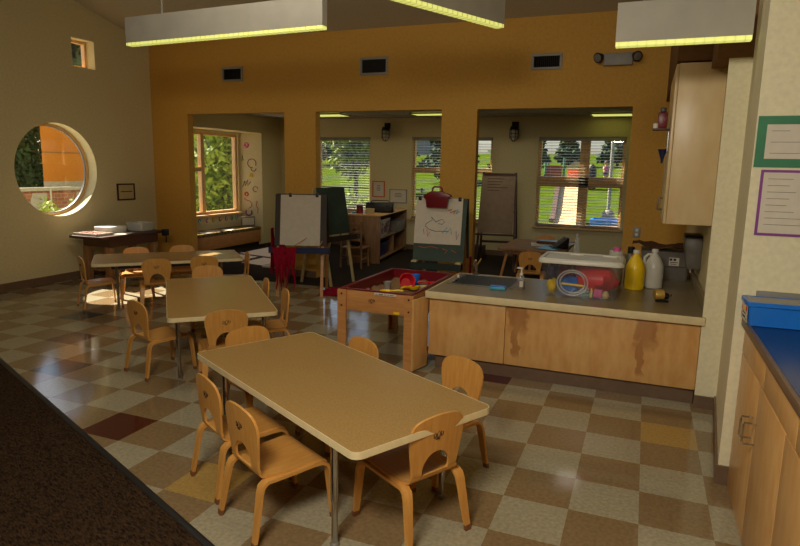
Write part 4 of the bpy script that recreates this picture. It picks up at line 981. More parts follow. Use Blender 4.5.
# ------------------------------------------------------------------ easels
def easel(label, loc, rz, w=0.60, top=1.22, bz=0.60, spread=0.27, board=None, tray=None, traym=None, back=True, leg=None, over=.05):
    t = thing('painting_easel', label, 'easel', loc, rz, 'easels')
    leg = leg or M['maple']; tb_ = 0.03
    def yf(z): return -tb_ - (spread - tb_) * (1 - z / top)
    for s in (-1, 1):
        x = s * (w / 2 - 0.045)
        MB().strip([(x, -spread, 0.0), (x, -tb_, top)], [.035, .035], .022, (1, 0, 0)).build('leg', leg, t)
        MB().strip([(x, spread, 0.0), (x, tb_, top)], [.035, .035], .022, (1, 0, 0)).build('leg', leg, t)
    bd = board or M['dbrown']
    MB().sheet([[(x, yf(z) - 0.014, z) for x in (-w / 2, w / 2)] for z in (bz, top + 0.01)], 0.010, (0, -1, 0.2)).build('board', bd, t, smooth=False)
    if back: MB().sheet([[(x, -yf(z) + 0.014, z) for x in (-w / 2, w / 2)] for z in (bz, top + 0.01)], 0.010, (0, 1, 0.2)).build('board', bd, t, smooth=False)
    yt = yf(bz - 0.03)
    tr = MB().box(-w / 2 - over, w / 2 + over, yt - 0.115, yt - 0.014, bz - 0.075, bz - 0.065)
    tr.box(-w / 2 - over, w / 2 + over, yt - 0.125, yt - 0.115, bz - 0.075, bz - 0.005).box(-w / 2 - over, -w / 2 - over + .01, yt - 0.115, yt - 0.014, bz - 0.075, bz - 0.01).box(w / 2 + over - .01, w / 2 + over, yt - 0.115, yt - 0.014, bz - 0.075, bz - 0.01)
    tr.build('tray', traym or M['navy'], t, smooth=False)
    MB().tube([(-w / 2 + .05, 0.5 * (yf(.3)), 0.3), (-w / 2 + .05, -0.5 * yf(.3), 0.3)], .004, 5).build('spreader', M['steel'], t) if False else None
    return t, yf
def sheet_on(t, yf, x0, x1, z0, z1, m, name='paper', off=0.027):
    g = [[(x, yf(z) - off, z) for x in (x0, x1)] for z in (z0, (z0 + z1) / 2, z1)]
    return MB().sheet(g, 0.0015, (0, -1, 0.2)).build(name, m, t, smooth=False)
def clip(t, yf, x, z):
    MB().box(x - .018, x + .018, yf(z) - .036, yf(z) - .004, z - .02, z + .025).build('clip', M['black'], t, bevel=0.004)

e1, yf = easel('wooden easel with blank white paper, blue tray and a red smock', (-3.95, 2.19, 0), R(22), w=0.62, top=1.20, bz=0.60, board=M['dbrown'], traym=M['navy'])
sheet_on(e1, yf, -0.245, 0.235, 0.605, 1.205, M['paper']); clip(e1, yf, -0.13, 1.20); clip(e1, yf, 0.19, 1.20)
def on_easel(t, x, y, z): return Matrix.Translation(t.location) @ Matrix.Rotation(t.rotation_euler.z, 4, 'Z') @ Vector((x, y, z))
b_ = thing('paint_brush', 'long thin paintbrush slanting up from the blue easel tray', 'brush', on_easel(e1, -0.16, yf(.57) - 0.07, 0.55), R(22))
MB().tube([(0, 0, 0.0), (0.24, 0.03, 0.15)], [.006, .004], 6).build('handle', M['maple'], b_); MB().tube([(-0.03, -.004, -.012), (0, 0, 0)], [.004, .008], 6).build('bristles', M['ink'], b_)
b_ = thing('paint_brush', 'short paintbrush leaning at the right end of the blue easel tray', 'brush', on_easel(e1, 0.20, yf(.57) - 0.07, 0.55), R(22))
MB().tube([(0, 0, 0.0), (0.07, 0.03, 0.12)], [.006, .004], 6).build('handle', M['maple'], b_); MB().tube([(-0.01, -.004, -.018), (0, 0, 0)], [.004, .008], 6).build('bristles', M['red_p'], b_)
cup('paint_pot', 'small dark red paint pot in the left of the blue easel tray', *on_easel(e1, -0.21, yf(.57) - 0.068, 0.5275), 0.036, 0.09, M['red_f'], 0, 0, 'pot')
# smock hanging from the tray
sm = thing('painting_smock', 'crimson cloth smock hanging down from the blue easel tray', 'smock', on_easel(e1, -0.12, yf(.57) - 0.140, 0.60), R(22))
g = []
for i in range(17):
    u = i / 16; row = []
    low = 0.34 + 0.10 * math.sin(i * 1.7) - 0.10 * abs(u - 0.3) + (0.1 if 3 < i < 7 else 0)
    for j in range(10):
        v_ = j / 9; row.append((-0.19 + (0.29 - 0.09 * v_) * u + 0.05 * v_, -0.012 - 0.016 * (1 + math.sin(i * 1.35 + v_ * 1.5)) * (0.3 + v_), -low * v_ - 0.002))
    g.append(row)
MB().sheet(g, 0.006, (0, -1, 0)).build('cloth', M['red_f'], sm)
st_ = MB()
for x in (-0.14, -0.02, 0.07): st_.tube([(x, -0.03, -0.28), (x + .01, -0.04, -0.42), (x - .005, -0.035, -0.50)], [.012, .010, .006], 6)
st_.build('ties', M['red_f'], sm)
g = []
for i in range(7):
    row = []
    for j in range(10):
        v_ = j / 9; row.append((0.012 * math.sin(i * 2 + j * .6), -0.08 + 0.16 * i / 6, 0.0 - 0.55 * v_))
    g.append(row)
sm2 = MB().sheet(g, 0.006, (-1, 0, 0)).build('hanging_smock', M['red_f'], loc=on_easel(e1, -0.352, -0.07, 1.0 - .2), smooth=True); sm2.rotation_euler = (0, 0, R(22)); tag(sm2, 'dark red cloth hung over the left edge of the blank-paper easel', 'cloth')
# crumpled heap on the floor
g = []
for i in range(22):
    row = []
    for j in range(14):
        u, v_ = i / 21 * 2 - 1, j / 13 * 2 - 1; r_ = max(0, 1 - (abs(u) ** 2.5 + abs(v_) ** 2.5) * 0.9)
        row.append((u * .27, v_ * .15, 0.012 + 0.085 * r_ ** .7 * (0.62 + 0.38 * math.sin(i * 1.25 + j * .5) * math.sin(j * 1.1 + i * .35))))
    g.append(row)
hp = MB().sheet(g, 0.008).build('smock_heap', M['red_f'], loc=(-3.46, 2.30, 0.0)); hp.rotation_euler = (0, 0, R(15)); tag(hp, 'crumpled red smock lying on the floor by the easel foot', 'smock')

e2, yf2 = easel('narrow easel with a bare green chalkboard and dark tray, standing in the middle opening', (-4.0, 2.92, 0.004), R(78), w=0.56, top=1.26, bz=0.66, spread=0.26, board=M['chalk'], traym=M['dbrown'], back=False, leg=M['carton'], over=0.02)
e3, yf3 = easel("easel holding a child's drawing above a green chalkboard strip", (-2.13, 2.10, 0), R(6), w=0.56, top=1.22, bz=0.56, spread=0.27, board=M['chalk'], traym=M['dgreen'], over=-0.005)
dw = sheet_on(e3, yf3, -0.28, 0.235, 0.745, 1.235, M['paper'])
def mark(pts, m, r=0.003):
    MB().tube([(x, yf3(z) - 0.0295, z) for x, z in pts], r, 5).build('drawn_line', m, dw)
mark([(-0.05, 0.98), (-0.10, 1.03), (-0.09, 1.0), (-0.15, 0.96), (-0.16, 0.93), (-0.12, 0.90), (-0.05, 0.88), (0.06, 0.885), (0.10, 0.88)], M['navy'])
mark([(-0.05, 0.98), (0.02, 1.01), (0.05, 0.98), (0.02, 0.955), (-0.02, 0.965)], M['navy'])
mark([(-0.18, 0.90), (-0.17, 0.84), (-0.14, 0.90), (-0.13, 0.82), (-0.11, 0.87)], M['orange_c'], .004)
mark([(0.08, 1.10), (0.12, 1.12), (0.10, 1.08), (0.16, 1.11), (0.14, 1.07)], M['orange_c'], .006)
mark([(0.15, 1.10), (0.18, 1.12), (0.17, 1.07), (0.20, 1.10)], M['cyan'], .005)
mark([(0.03, 0.86), (0.08, 0.93), (0.07, 0.86), (0.12, 0.92), (0.13, 0.86)], M['cyan'], .004)
mark([(0.18, 0.89), (0.19, 0.80), (0.21, 0.86)], M['purple'], .003)
ck = MB()
for p in ([(-0.22, .71), (-0.16, .70), (-0.08, .715), (0.0, .70)], [(0.04, .70), (0.10, .68), (0.07, .65)], [(0.14, .69), (0.20, .66)]): ck.tube([(x, yf3(z) - 0.0255, z) for x, z in p], .003, 5)
ck.build('chalk_scribble', M['orange_c'], e3)
clip(e3, yf3, 0.20, 1.225); clip(e3, yf3, -0.24, 1.225)
for x in (-0.24, 0.24): MB().box(x - .03, x + .03, yf3(.53) - .127, yf3(.53) - .03, 0.556, 0.572).build('tray_bracket', M['carton'], e3, bevel=0.003)
# red carrier hanging on the easel's top
t = thing('red_carrier', 'dark red pot-shaped carrier with a top handle hung over the drawing easel', 'carrier', on_easel(e3, -0.04, yf3(1.2) - 0.075, 1.135), R(6))
out = [(x * .9, z * .85) for x, z in [(-.125, 0.0), (.125, 0.0), (.135, .12), (.175, .135), (.17, .165), (.09, .19), (.07, .205), (-.07, .205), (-.10, .19), (-.165, .145), (-.16, .12), (-.135, .10)]]
MB().prism(out, -0.03, 0.03, Matrix.Rotation(R(90), 4, 'X')).build('body', M['red_p'], t, bevel=0.008)
MB().tube([(-.054, 0, .17), (-.052, 0, .205), (-.03, 0, .222), (.03, 0, .222), (.05, 0, .205), (.052, 0, .17)], .010, 8).build('handle', M['red_p'], t)
sm3 = MB().sheet([[(0.003 * math.sin(i * 2.1), -0.06 + 0.12 * i / 5 + 0.01 * math.sin(j), -0.42 * j / 8) for j in range(9)] for i in range(6)], 0.008, (1, 0, 0)).build('hanging_cloth', M['red_f'], loc=on_easel(e3, 0.335, -0.09, 0.62)); sm3.rotation_euler = (0, 0, R(6)); tag(sm3, "dark red cloth hanging at the right leg of the drawing easel", 'cloth')
# flip chart
e4 = thing('flip_chart', 'flip chart on a brown wooden A-frame below the far-room wall lamp', 'easel', (-2.25, 5.38, 0.004), R(8))
def yq(z): return -0.04 - 0.30 * (1 - z / 1.50)
for s in (-1, 1):
    MB().strip([(s * 0.30, -0.34, 0), (s * 0.25, -0.04, 1.50)], [.035, .035], .022, (1, 0, 0)).build('leg', M['darkwood'], e4)
    MB().strip([(s * 0.30, 0.34, 0), (s * 0.25, 0.0, 1.48)], [.035, .035], .022, (1, 0, 0)).build('leg', M['darkwood'], e4)
for z in (0.35, 0.85): bx(-0.29, 0.29, 0.34 - .34 * z / 1.48 - .012, 0.34 - .34 * z / 1.48 + .006, z, z + .035).build('rung', M['darkwood'], e4)
bx(-0.33, 0.31, -0.27, -0.19, 0.52, 0.545).build('tray', M['darkwood'], e4)
p = MB().sheet([[(x, yq(z) - 0.02, z) for x in (-0.27 - .03 * (1.47 - z), 0.25)] for z in (0.56, 1.0, 1.47)], 0.006, (0, -1, .2)).build('paper_pad', M['greypaper'], e4, smooth=False)
pl = MB(); rnd = random.Random(9)
for k in range(5):
    z = 1.40 - 0.045 * k; pl.box(-0.18, -0.18 + rnd.uniform(.18, .34), yq(z) - .0285, yq(z) - .0265, z, z + .006)
pl.build('written_lines', M['ink'], p, smooth=False)
MB().box(-0.26, 0.25, yq(1.46) - .034, yq(1.46) - .006, 1.455, 1.49).build('clamp_bar', M['darkwood'], e4)

# ------------------------------------------------------------------ window seat, bench table, shelf
t = thing('storage_bench', 'wooden bench box with a patterned cushion in the bay', 'bench', (-7.10, 4.90, 0))
bx(-0.395, 0.03, -0.94, 0.90, 0.07, 0.30).build('box_body', M['maple'], t, bevel=0.003)
bx(-0.395, 0.0, -0.92, 0.88, 0.0, 0.07).build('toe_kick', M['dark'], t)
bx(-0.395, 0.045, -0.95, 0.905, 0.3005, 0.365).build('cushion', M['cush'], t, bevel=0.02)
t = thing('framed_card', 'small grey framed card standing at the right end of the bay bench', 'frame', (-7.24, 5.63, 0.366), R(65))
bx(-0.15, 0.15, -0.008, 0.008, 0, 0.19).build('frame', M['greyp'], t, bevel=0.004); bx(-0.125, 0.125, -0.0100, -0.0081, 0.03, 0.165).build('card', M['paper'], t)
t = thing('seat_papers', 'scatter of pale papers lying on the bay bench cushion', 'paper', (-7.2, 4.45, 0.366))
v = MB()
for k, (x, y, a) in enumerate(((0, -0.1, .2), (-.1, 0.2, -.4), (0.05, 0.42, .5))): v.box(-.10, .10, -.14, .14, 0.0005 + .002 * k, 0.002 + .002 * k, Matrix.Translation((x, y, 0)) @ Matrix.Rotation(a, 4, 'Z'))
v.build('sheets', M['paper'], t, smooth=False)

tag(bx(-.34, .34, -.45, .45, 0, .03).build('sun_patch_slab', M['paper'], loc=(-5.12, 3.95, 0.0045), bevel=0.008), 'pale slab added to brighten the sunlit floor behind the left orange pillar', 'mat')  # added pale slab so the sunlit floor reads bright
tag(MB().lathe([(0, 0), (.09, .01), (.11, .05), (.08, .08), (0, .085)], n=16).build('orange_toy', M['orange_c'], loc=(-4.95, 3.72, 0.0346)), 'small orange toy on the near edge of the added pale slab', 'toy')
tag(MB().box(-.16, .16, -.07, .07, 0, .26).build('cream_box', M['carton'], loc=(-4.62, 3.66, 0.0045), bevel=0.006), 'cream box standing on the floor behind the pillar, beside the added pale slab', 'box')
t = thing('wooden_workbench', 'dark-topped wooden work table against the wall under the round window', 'table', (-6.60, 1.93, 0))
bx(-0.30, 0.25, -0.56, 0.52, 0.585, 0.62).build('top_board', M['darkwood'], t, bevel=0.004)
v = MB()
v.box(-0.25, -0.225, -0.40, 0.42, 0.47, 0.5845).box(0.195, 0.22, -0.40, 0.42, 0.47, 0.5845).box(-0.225, 0.195, -0.40, -0.375, 0.47, 0.5845).box(-0.225, 0.195, 0.395, 0.42, 0.47, 0.5845)
v.build('apron', M['darkwood'], t)
for sx in (-0.21, 0.165):
    for sy in (-0.375, 0.375): bx(sx - .04, sx + .04, sy - .04 + (.0 if sy < 0 else 0), sy + .04, 0.0, 0.4695).build('leg', M['pine'], t, bevel=0.004)
bx(-0.20, 0.155, -0.33, 0.33, 0.14, 0.16).build('shelf', M['pine'], t)
v = bx(0.252, 0.30, 0.46, 0.56, 0.545, 0.64).build('bench_vise', M['black'], t, bevel=0.006)
MB().tube([(0.285, 0.51, 0.545), (0.285, 0.51, 0.45)], .008, 8).build('vise_handle', M['black'], v)
tag(MB().box(-.13, .13, -.15, .15, 0, 0.085).build('white_carton', M['white'], bevel=0.008, loc=(-6.72, 1.86, 0.621)), 'white box in the middle of the wooden work table', 'box')
w2 = thing('white_bin', 'pale translucent bin at the far end of the wooden work table', 'bin', (-6.62, 2.28, 0.621))
MB().loft([ringrect(.13, .10, .02, 0), ringrect(.15, .115, .02, 0.11), ringrect(.14, .105, .02, 0.11), ringrect(.12, .09, .02, 0.008)]).build('body', M['cloudy'], w2)
w3 = thing('craft_tray', 'shallow pale tray of small pink pieces at the near end of the wooden work table', 'tray', (-6.66, 1.53, 0.621))
v = bx(-.20, .20, -.14, .14, 0, .008).box(-.20, .20, -.14, -.132, .008, .03).box(-.20, .20, .132, .14, .008, .03).box(-.20, -.192, -.132, .132, .008, .03).box(.192, .20, -.132, .132, .008, .03)
v.build('tray_body', M['cloudy'], w3)
v = MB(); rnd = random.Random(5)
for k in range(40): v.box(-.014, .014, -.008, .008, 0, .014, Matrix.Translation((rnd.uniform(-.17, .17), rnd.uniform(-.11, .11), .009 + rnd.uniform(0, .012))) @ Matrix.Rotation(rnd.uniform(0, 3), 4, 'Z'))
v = v.build('pink_pieces', M['pale_pink'], w3, smooth=False); v['kind'] = 'stuff'
tag(MB().box(-.10, .10, -.13, .13, 0, 0.003, Matrix.Rotation(.3, 4, 'Z')).build('loose_sheet', M['paper'], loc=(-6.48, 1.84, 0.621), smooth=False), 'loose white sheet between the tray and the white box on the work table', 'paper')

# pine shelf unit with open right side
t = thing('shelf_unit', 'pine shelf unit with open bins, under the left far-room window', 'shelf', (-4.42, 5.54, 0.004), R(8))
v = MB()
v.box(-0.29, 0.29, -0.92, -0.895, 0, 0.765).build('end_panel', M['pine'], t, bevel=0.002)
bx(-0.29, 0.29, 0.895, 0.92, 0, 0.765).build('end_panel', M['pine'], t, bevel=0.002)
bx(-0.29, -0.27, -0.895, 0.895, 0, 0.765).build('back_panel', M['pine'], t)
bx(-0.30, 0.30, -0.93, 0.93, 0.766, 0.79).build('top_board', M['birch'], t, bevel=0.003)
bx(-0.27, 0.285, -0.895, 0.895, 0.06, 0.08).build('shelf_board', M['pine'], t); bx(-0.27, 0.285, -0.895, 0.895, 0.40, 0.42).build('shelf_board', M['pine'], t)
bx(-0.27, 0.285, -0.01, 0.01, 0.08, 0.40).build('divider', M['pine'], t)
def on_shelf(x, y, z): return on_easel(t_sh, x, y, z)
t_sh = t
def sbin(name, label, x, y, z, w, d, h, m, panel=None):
    b = thing(name, label, 'bin', on_shelf(x, y, z), R(8))
    MB().loft([ringrect(w * .88, d * .92, .015, 0.001), ringrect(w, d, .015, h), ringrect(w * .93, d * .95, .015, h), ringrect(w * .82, d * .88, .015, 0.01)]).build('body', m, b)
    return b
b = sbin('pattern_bin', 'bin with a dark red and white patterned front on the upper shelf', 0.10, -0.55, 0.421, 0.185, 0.30, 0.28, M['lgrey'])
v = MB(); rnd = random.Random(12)
for k in range(16):
    a = rnd.uniform(0, 3); v.box(-.002, .002, -.04, .04, -.012, .012, Matrix.Translation((0.186, rnd.uniform(-.22, .22), rnd.uniform(.06, .24))) @ Matrix.Rotation(a, 4, 'X'))
v.build('printed_pattern', M['red_p'], b, smooth=False)
sbin('grey_bin', 'plain grey bin jutting from the far end of the upper shelf', 0.14, 0.38, 0.421, 0.19, 0.30, 0.19, M['greyp'])
sbin('navy_bin', 'dark blue bin low on the shelf unit', 0.08, -0.45, 0.081, 0.17, 0.28, 0.22, M['navy'])
t = thing('music_player', 'black portable music player on the pine shelf unit', 'radio', on_shelf(0.12, -0.32, 0.79), R(14))
bx(-0.24, 0.24, -0.09, 0.09, 0, 0.17).build('case', M['black'], t, bevel=0.03, segs=3)
for s in (-1, 1): MB().lathe([(0, 0), (.06, 0), (.055, .008), (0, .008)], n=18, mx=Matrix.Translation((s * .15, -.088, .08)) @ Matrix.Rotation(R(90), 4, 'X')).build('speaker', M['dbrown'], t)
MB().tube([(-.16, 0, .16), (-.14, 0, .20), (.14, 0, .20), (.16, 0, .16)], .008, 8).build('handle', M['black'], t)
t = thing('red_tin', 'dark red tin at the front left of the pine shelf top', 'tin', on_shelf(-0.13, -0.68, 0.79))
MB().lathe([(.055, 0), (.055, .11), (.048, .115), (0, .115)], n=18).build('body', M['red_p'], t); MB().lathe([(.057, .1155), (.057, .135), (0, .137)], n=18).build('lid', M['red_p'], t)
tag(MB().box(-.065, .065, -.04, .04, 0, .09).build('cream_carton', M['carton'], bevel=0.004, loc=on_shelf(0.06, -0.72, 0.79)), 'small cream box at the front of the pine shelf top', 'box')
tag(MB().lathe([(.02, 0), (.045, .01), (.06, .02), (.055, .021), (0, .012)], n=16).build('blue_dish', M['cyan'], loc=on_shelf(-0.22, -0.70, 0.79)), 'small light blue dish at the left corner of the pine shelf top', 'dish')

# ladder-back chair with a dark bag
t = thing('spindle_chair', 'small ladder-back wooden chair in front of the pine shelf unit', 'chair', (-4.24, 4.24, 0.004), R(4))
for sx in (-1, 1):
    MB().tube([(sx * .17, -.16, 0), (sx * .165, -.15, .30), (sx * .175, -.195, .74)], .016, 10).build('back_post', M['pine'], t)
    MB().tube([(sx * .17, .15, 0), (sx * .165, .14, .31)], .016, 10).build('leg', M['pine'], t)
for z, y in ((.42, -.163), (.54, -.176), (.66, -.186)): bx(-.165, .165, y - .006, y + .006, z, z + .045).build('slat', M['pine'], t, bevel=0.003)
bx(-.185, .185, -.14, .175, .30, .32).build('seat', M['pine'], t, bevel=0.006)
v = MB()
for sx in (-1, 1): v.tube([(sx * .167, -.155, .14), (sx * .167, .145, .14)], .009, 8)
for y in (-.155, .145): v.tube([(-.168, y, .19), (.168, y, .19)], .009, 8)
v.build('stretcher', M['pine'], t)
tag(blob(MB(), (0, 0, 0), 0.115, 14, (1.15, .55, 1.1)).build('dark_bag', M['black'], loc=(-4.24, 4.26, 0.45)), 'dark bag resting on the seat of the ladder-back chair', 'bag')

# papered table in the far room
t = thing('far_table', 'wooden table covered with papers in the far room', 'table', (-1.43, 4.36, 0.004))
bx(-0.44, 0.44, -0.62, 0.62, 0.482, 0.515).build('table_top', M['pine'], t, bevel=0.004)
for sx in (-1, 1):
    for sy in (-1, 1): MB().tube([(sx * .33, sy * .48, .4815), (sx * .42, sy * .56, 0)], [.02, .016], 8).build('leg', M['maple'], t)
v = bx(-.38, .38, -.54, -.52, .43, .4815).box(-.38, .38, .52, .54, .43, .4815); v.build('apron', M['pine'], t)
for k, (x, y, a, m, lab) in enumerate(((-0.15, -0.20, .5, 'greypaper', 'grey-brown sheet at the left of the papered far table'), (0.05, 0.0, .2, 'paper', 'white sheet in the middle of the papered far table'), (0.22, -0.32, -.3, 'cyan', 'light blue sheet at the near corner of the papered far table'), (0.10, 0.35, .1, 'cyan', 'light blue sheet at the far side of the papered far table'), (0.30, 0.15, -.15, 'paper', 'white sheet at the right side of the papered far table'))):
    tag(MB().box(-.15, .15, -.20, .20, 0, .002, Matrix.Rotation(a, 4, 'Z')).build('paper_sheet', M[m], loc=(-1.43 + x, 4.36 + y, 0.5195 + .0024 * k), smooth=False), lab, 'paper', 'papers on the far table')
tag(MB().box(-.16, .16, -.05, .05, 0, .03, Matrix.Rotation(-.2, 4, 'Z')).build('closed_book', M['kraft'], loc=(-1.30, 4.42, 0.532), bevel=0.004), 'closed brown book on the papered far table', 'book')
t = thing('book_stand', 'black slanted book stand at the right end of the papered far table', 'book stand', (-1.09, 4.10, 0.5195), R(20))
MB().add([(-.12, -.10, 0), (.08, -.10, 0), (.08, .12, 0), (-.12, .12, 0), (.06, -.10, .15), (.085, -.10, .15), (.085, .12, .15), (.06, .12, .15)], [(0, 3, 2, 1), (4, 5, 6, 7), (0, 1, 5, 4), (1, 2, 6, 5), (2, 3, 7, 6), (3, 0, 4, 7)]).build('sloped_body', M['black'], t, bevel=0.004)
MB().box(-.125, -.115, -.10, .12, 0, .025).build('front_lip', M['black'], t)
tag(bx(-.16, .16, -.15, .15, 0, .24).build('dark_crate', M['dbrown'], loc=(-2.78, 6.0, 0.004), bevel=0.006), 'dark brown crate on the floor behind the drawing easel', 'crate')

# ------------------------------------------------------------------ things on the walls
def vent(label, x0, x1, z0, z1):
    t = thing('air_vent', label, 'vent', ((x0 + x1) / 2, 3.099, z0), 0, 'air vents high on the orange wall')
    w, h = (x1 - x0) / 2, z1 - z0
    v = MB(); b = .03
    v.box(-w, w, -.012, 0, 0, b).box(-w, w, -.012, 0, h - b, h).box(-w, -w + b, -.012, 0, b, h - b).box(w - b, w, -.012, 0, b, h - b); v.build('frame', M['lgrey'], t, bevel=0.003)
    bx(-w + b, w - b, -.002, 0, b, h - b).build('backing', M['dark'], t, smooth=False)
    v = MB(); x = -w + b + .012
    while x < w - b: v.box(-.0012, .0012, -.007, .007, b, h - b, Matrix.Translation((x, -.008 + .0, 0)) @ Matrix.Rotation(R(25), 4, 'Z')); x += .022
    v.build('louvres', M['bronze'], t, smooth=False)
vent('left and smallest of the three air vents, above the bay opening', -5.78, -5.43, 2.70, 2.90)
vent('middle air vent high on the orange wall', -3.62, -3.23, 2.71, 2.93)
vent('right of the three air vents, nearest the emergency light', -1.43, -1.08, 2.69, 2.87)
t = thing('emergency_light', 'grey emergency light with two lamp heads high on the orange wall', 'emergency light', (-0.50, 3.0999, 2.70))
bx(-.13, .17, -.07, 0, 0, .13).build('housing', M['lgrey'], t, bevel=0.008)
for s, x in ((-1, -.17), (1, .20)):
    h = MB().lathe([(0, -.04), (.03, -.035), (.055, .03), (.055, .04), (0, .04)], n=16, mx=Matrix.Translation((x, -.07, .09)) @ Matrix.Rotation(R(s * 35), 4, 'Z') @ Matrix.Rotation(R(110), 4, 'X')).build('lamp_head', M['bronze'], t)
    MB().lathe([(0, .0402), (.045, .0402), (.04, .046), (0, .05)], n=16, mx=Matrix.Translation((x, -.07, .09)) @ Matrix.Rotation(R(s * 35), 4, 'Z') @ Matrix.Rotation(R(110), 4, 'X')).build('lens', M['greyp'], h)
t = thing('wall_outlet', 'grey wall outlet on the orange wall behind the jugs', 'outlet', (-0.145, 3.099, 0.82))
bx(-.04, .04, -.006, 0, 0, .12).build('cover_plate', M['lgrey'], t, bevel=0.002)
for z in (.035, .085): bx(-.014, .014, -.009, -.0061, z - .014, z + .014).build('socket', M['white'], t)
def wall_lamp(label, x):
    t = thing('wall_lamp', label, 'lamp', (x, 6.598, 2.05), 0, 'caged wall lamps in the far room')
    bx(-.06, .06, -.03, 0, .22, .33).build('wall_box', M['bronze'], t, bevel=0.008)
    MB().tube([(0, -.03, .27), (0, -.09, .28), (0, -.10, .24)], .025, 10).build('arm', M['bronze'], t)
    MB().lathe([(0, .0), (.045, .015), (.065, .06), (.065, .18), (.05, .21), (0, .215)], (0, -.10, .0), 16).build('glass_globe', M['cloudy'], t)
    v = MB()
    for k in range(6): a = k * PI / 3; v.tube([(.02 * math.cos(a), -.10 + .02 * math.sin(a), -.012), (.074 * math.cos(a), -.10 + .074 * math.sin(a), .05), (.074 * math.cos(a), -.10 + .074 * math.sin(a), .20)], .005, 5)
    for z in (.06, .12, .18): v.tube([(.076 * math.cos(q), -.10 + .076 * math.sin(q), z) for q in (R(30 * i) for i in range(13))], .005, 5)
    v.build('wire_cage', M['bronze'], t); MB().lathe([(.07, .19), (.075, .20), (.06, .25), (0, .255)], (0, -.10, 0), 16).build('cap', M['bronze'], t)
wall_lamp('caged wall lamp between the two left far-room windows', -4.72)
wall_lamp('caged wall lamp above the flip chart', -2.29)
def frame_(name, label, x0, x1, z0, z1, m, bw, lines=0):
    t = thing(name, label, 'picture', ((x0 + x1) / 2, 6.598, z0)); w, h = (x1 - x0) / 2, z1 - z0
    v = MB().box(-w, w, -.016, 0, 0, bw).box(-w, w, -.016, 0, h - bw, h).box(-w, -w + bw, -.016, 0, bw, h - bw).box(w - bw, w, -.016, 0, bw, h - bw); v.build('frame', m, t)
    p = bx(-w + bw, w - bw, -.008, 0, bw, h - bw).build('sheet', M['paper'], t, smooth=False)
    v = MB(); rnd = random.Random(lines)
    for k in range(lines):
        q = rnd.uniform(.35, .8) * (w - bw - .03); z = h * .5 + .03 * (lines / 2 - k); v.box(-q, q, -.0092, -.0082, z, z + .012)
    v.build('print_lines', M['greyp'], p, smooth=False)
frame_('orange_notice', 'orange-bordered notice on the far wall above the pine shelf', -5.02, -4.76, 0.98, 1.29, M['orange_c'], .02, 4)
frame_('grey_notice', 'grey-framed white notice on the far wall right of the orange one', -4.66, -4.30, 0.88, 1.145, M['lgrey'], .018, 3)
t = thing('wall_sign', 'small black-framed sign on the cream wall beside the round window', 'sign', (-7.099, 2.52, 1.01))
v = bx(0, .016, -.16, .16, 0, .02).box(0, .016, -.16, .16, .22, .24).box(0, .016, -.16, -.14, .02, .22).box(0, .016, .14, .16, .02, .22); v.build('frame', M['ink'], t)
p = bx(0, .008, -.14, .14, .02, .22).build('card', M['carton'], t, smooth=False); bx(.0081, .0095, -.10, .11, .118, .13).build('print_line', M['ink'], p, smooth=False)
t = thing('thermostat', 'small pale thermostat box on the orange pillar behind the blank-paper easel', 'thermostat', (-4.86, 6.597, 1.25)) if False else None

# ------------------------------------------------------------------ light fixtures
def linear_light(label, p0, p1, z, h=0.24, w=0.07):
    p0, p1 = Vector(p0), Vector(p1); d = p1 - p0; L_ = d.length; c_ = (p0 + p1) / 2
    t = thing('linear_light', label, 'ceiling light', (c_.x, c_.y, z), math.atan2(d.y, d.x), 'long hanging lights')
    x = L_ / 2
    v = MB().box(-x, x, -w / 2, -w / 2 + .012, .024, h).box(-x, x, w / 2 - .012, w / 2, .024, h).box(-x, -x + .012, -w / 2 + .012, w / 2 - .012, .024, h).box(x - .012, x, -w / 2 + .012, w / 2 - .012, .024, h).box(-x + .012, x - .012, -w / 2 + .012, w / 2 - .012, h - .012, h)
    v.build('housing', M['fixture'], t, smooth=False)
    bx(-x + .002, x - .002, -w / 2 + .002, w / 2 - .002, 0.0, .023).build('lens', M['lens'], t, smooth=False)
    r_ = MB(); zz = .02
    for k in range(int(L_ / .05)): r_.box(-x + .02 + k * .05, -x + .022 + k * .05, -w / 2 - .001, w / 2 + .001, -.002, .024)
    r_.build('louvre_ribs', M['fixture'], t, smooth=False)
    rd = MB()
    for s in (-.6, .6):
        yy = c_.y + s * x * d.normalized().y
        rd.tube([(s * x, 0, h), (s * x, 0, cz(yy) - z + .002)], .008, 8)
    rd.build('hanger_rod', M['lgrey'], t)
    return t
linear_light('long hanging light at the upper left in front of the orange wall', (-4.55, 0.20, 0), (-2.48, 0.10, 0), 2.592)
linear_light('hanging light seen end-on at the top middle of the room', (-1.20, 0.50, 0), (-1.95, -1.10, 0), 2.60)
linear_light('hanging light at the upper right in front of the kitchenette cupboard', (-0.32, -0.30, 0), (0.385, -0.30, 0), 2.272)
for x, y, l, lab in ((-5.42, 5.6, .45, 'recessed ceiling light at the left of the middle opening'), (-3.55, 5.7, .35, 'recessed ceiling light at the right of the middle opening'), (-0.68, 6.25, .45, 'recessed ceiling light above the slide window')):
    t = thing('recessed_light', lab, 'ceiling light', (x, y, 2.455), 0, 'recessed lights in the far room')
    bx(-.30, .30, -l / 2, l / 2, -.012, 0.008).build('lens', M['lens'], t, smooth=False)
    v = bx(-.32, .32, -l / 2 - .02, -l / 2 - .0005, -.016, .008).box(-.32, .32, l / 2 + .0005, l / 2 + .02, -.016, .008).box(-.32, -.3005, -l / 2, l / 2, -.016, .008).box(.3005, .32, -l / 2, l / 2, -.016, .008); v.build('trim_frame', M['lgrey'], t, smooth=False)

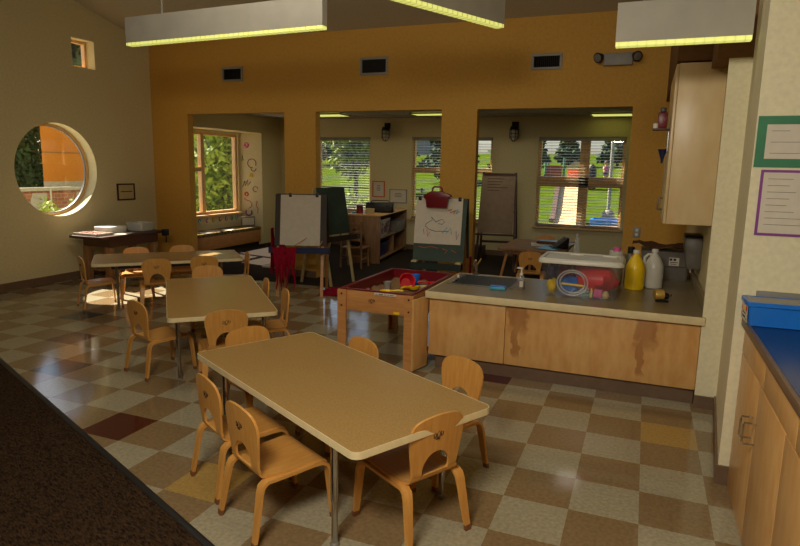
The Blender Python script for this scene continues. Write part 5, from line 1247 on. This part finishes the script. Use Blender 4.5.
# ------------------------------------------------------------------ entry mat
md = Vector((2.10, -0.87, 0)).normalized(); mn = Vector((md.y, -md.x, 0))
t = thing('entry_mat', 'dark ribbed floor mat with black edging at the lower left', 'mat', (-2.94, -1.855, 0), math.atan2(md.y, md.x))
bx(-2.3, 1.9, -2.4, -0.035, 0, 0.012).build('pile', M['mat_'], t, smooth=False)
bx(-2.3, 1.9, -0.0349, 0.0, 0, 0.014).build('edging', M['rubber'], t, bevel=0.004)

# ------------------------------------------------------------------ daylight and fill lights
w = bpy.data.worlds.new('sky'); scene.world = w; w.use_nodes = True
nt = w.node_tree; bg = nt.nodes['Background']; sky = nt.nodes.new('ShaderNodeTexSky')
sky.sky_type = 'NISHITA'; sky.sun_disc = False; sky.sun_elevation = R(44); sky.sun_rotation = R(-80); sky.air_density = 1.0; sky.dust_density = 2.0
nt.links.new(sky.outputs[0], bg.inputs['Color']); bg.inputs['Strength'].default_value = SKY
sd = Vector((1.0, -0.20, -0.98)).normalized()
sl = bpy.data.lights.new('sun', 'SUN'); sl.energy = SUN; sl.angle = R(0.6); sl.color = (1.0, 0.93, 0.80)
so = bpy.data.objects.new('sun', sl); COL.objects.link(so); so.rotation_euler = sd.to_track_quat('-Z', 'Y').to_euler(); so.location = (-20, 6, 20)
def area(name, loc, sx, sy, power, col=(1.0, 0.92, 0.78), rot=(0, 0, 0)):
    l = bpy.data.lights.new(name, 'AREA'); l.shape = 'RECTANGLE'; l.size = sx; l.size_y = sy; l.energy = power; l.color = col
    o = bpy.data.objects.new(name, l); COL.objects.link(o); o.location = loc; o.rotation_euler = rot; return o
area('flash_fill_near', (-0.8, -4.3, 2.7), 0.9, 0.5, NEAR, rot=(R(40), 0, 0))  # stands in for camera flash and unseen room lights; no fixture hangs here
area('fill_light_middle', (-2.6, -0.9, 3.6), 2.0, 0.6, MIDL, rot=(R(30), 0, 0))  # bodiless area light added as fill for the upper walls
area('fill_light_far', (-3.0, 4.9, 2.44), 2.5, 0.4, FARL, col=(1.0, 0.9, 0.7))  # area light without a fixture, added as fill for the far room

vs = scene.view_settings; vs.view_transform = 'Standard'; vs.look = 'None'; vs.gamma = 1.0; vs.use_curve_mapping = False; vs.exposure = EXPO
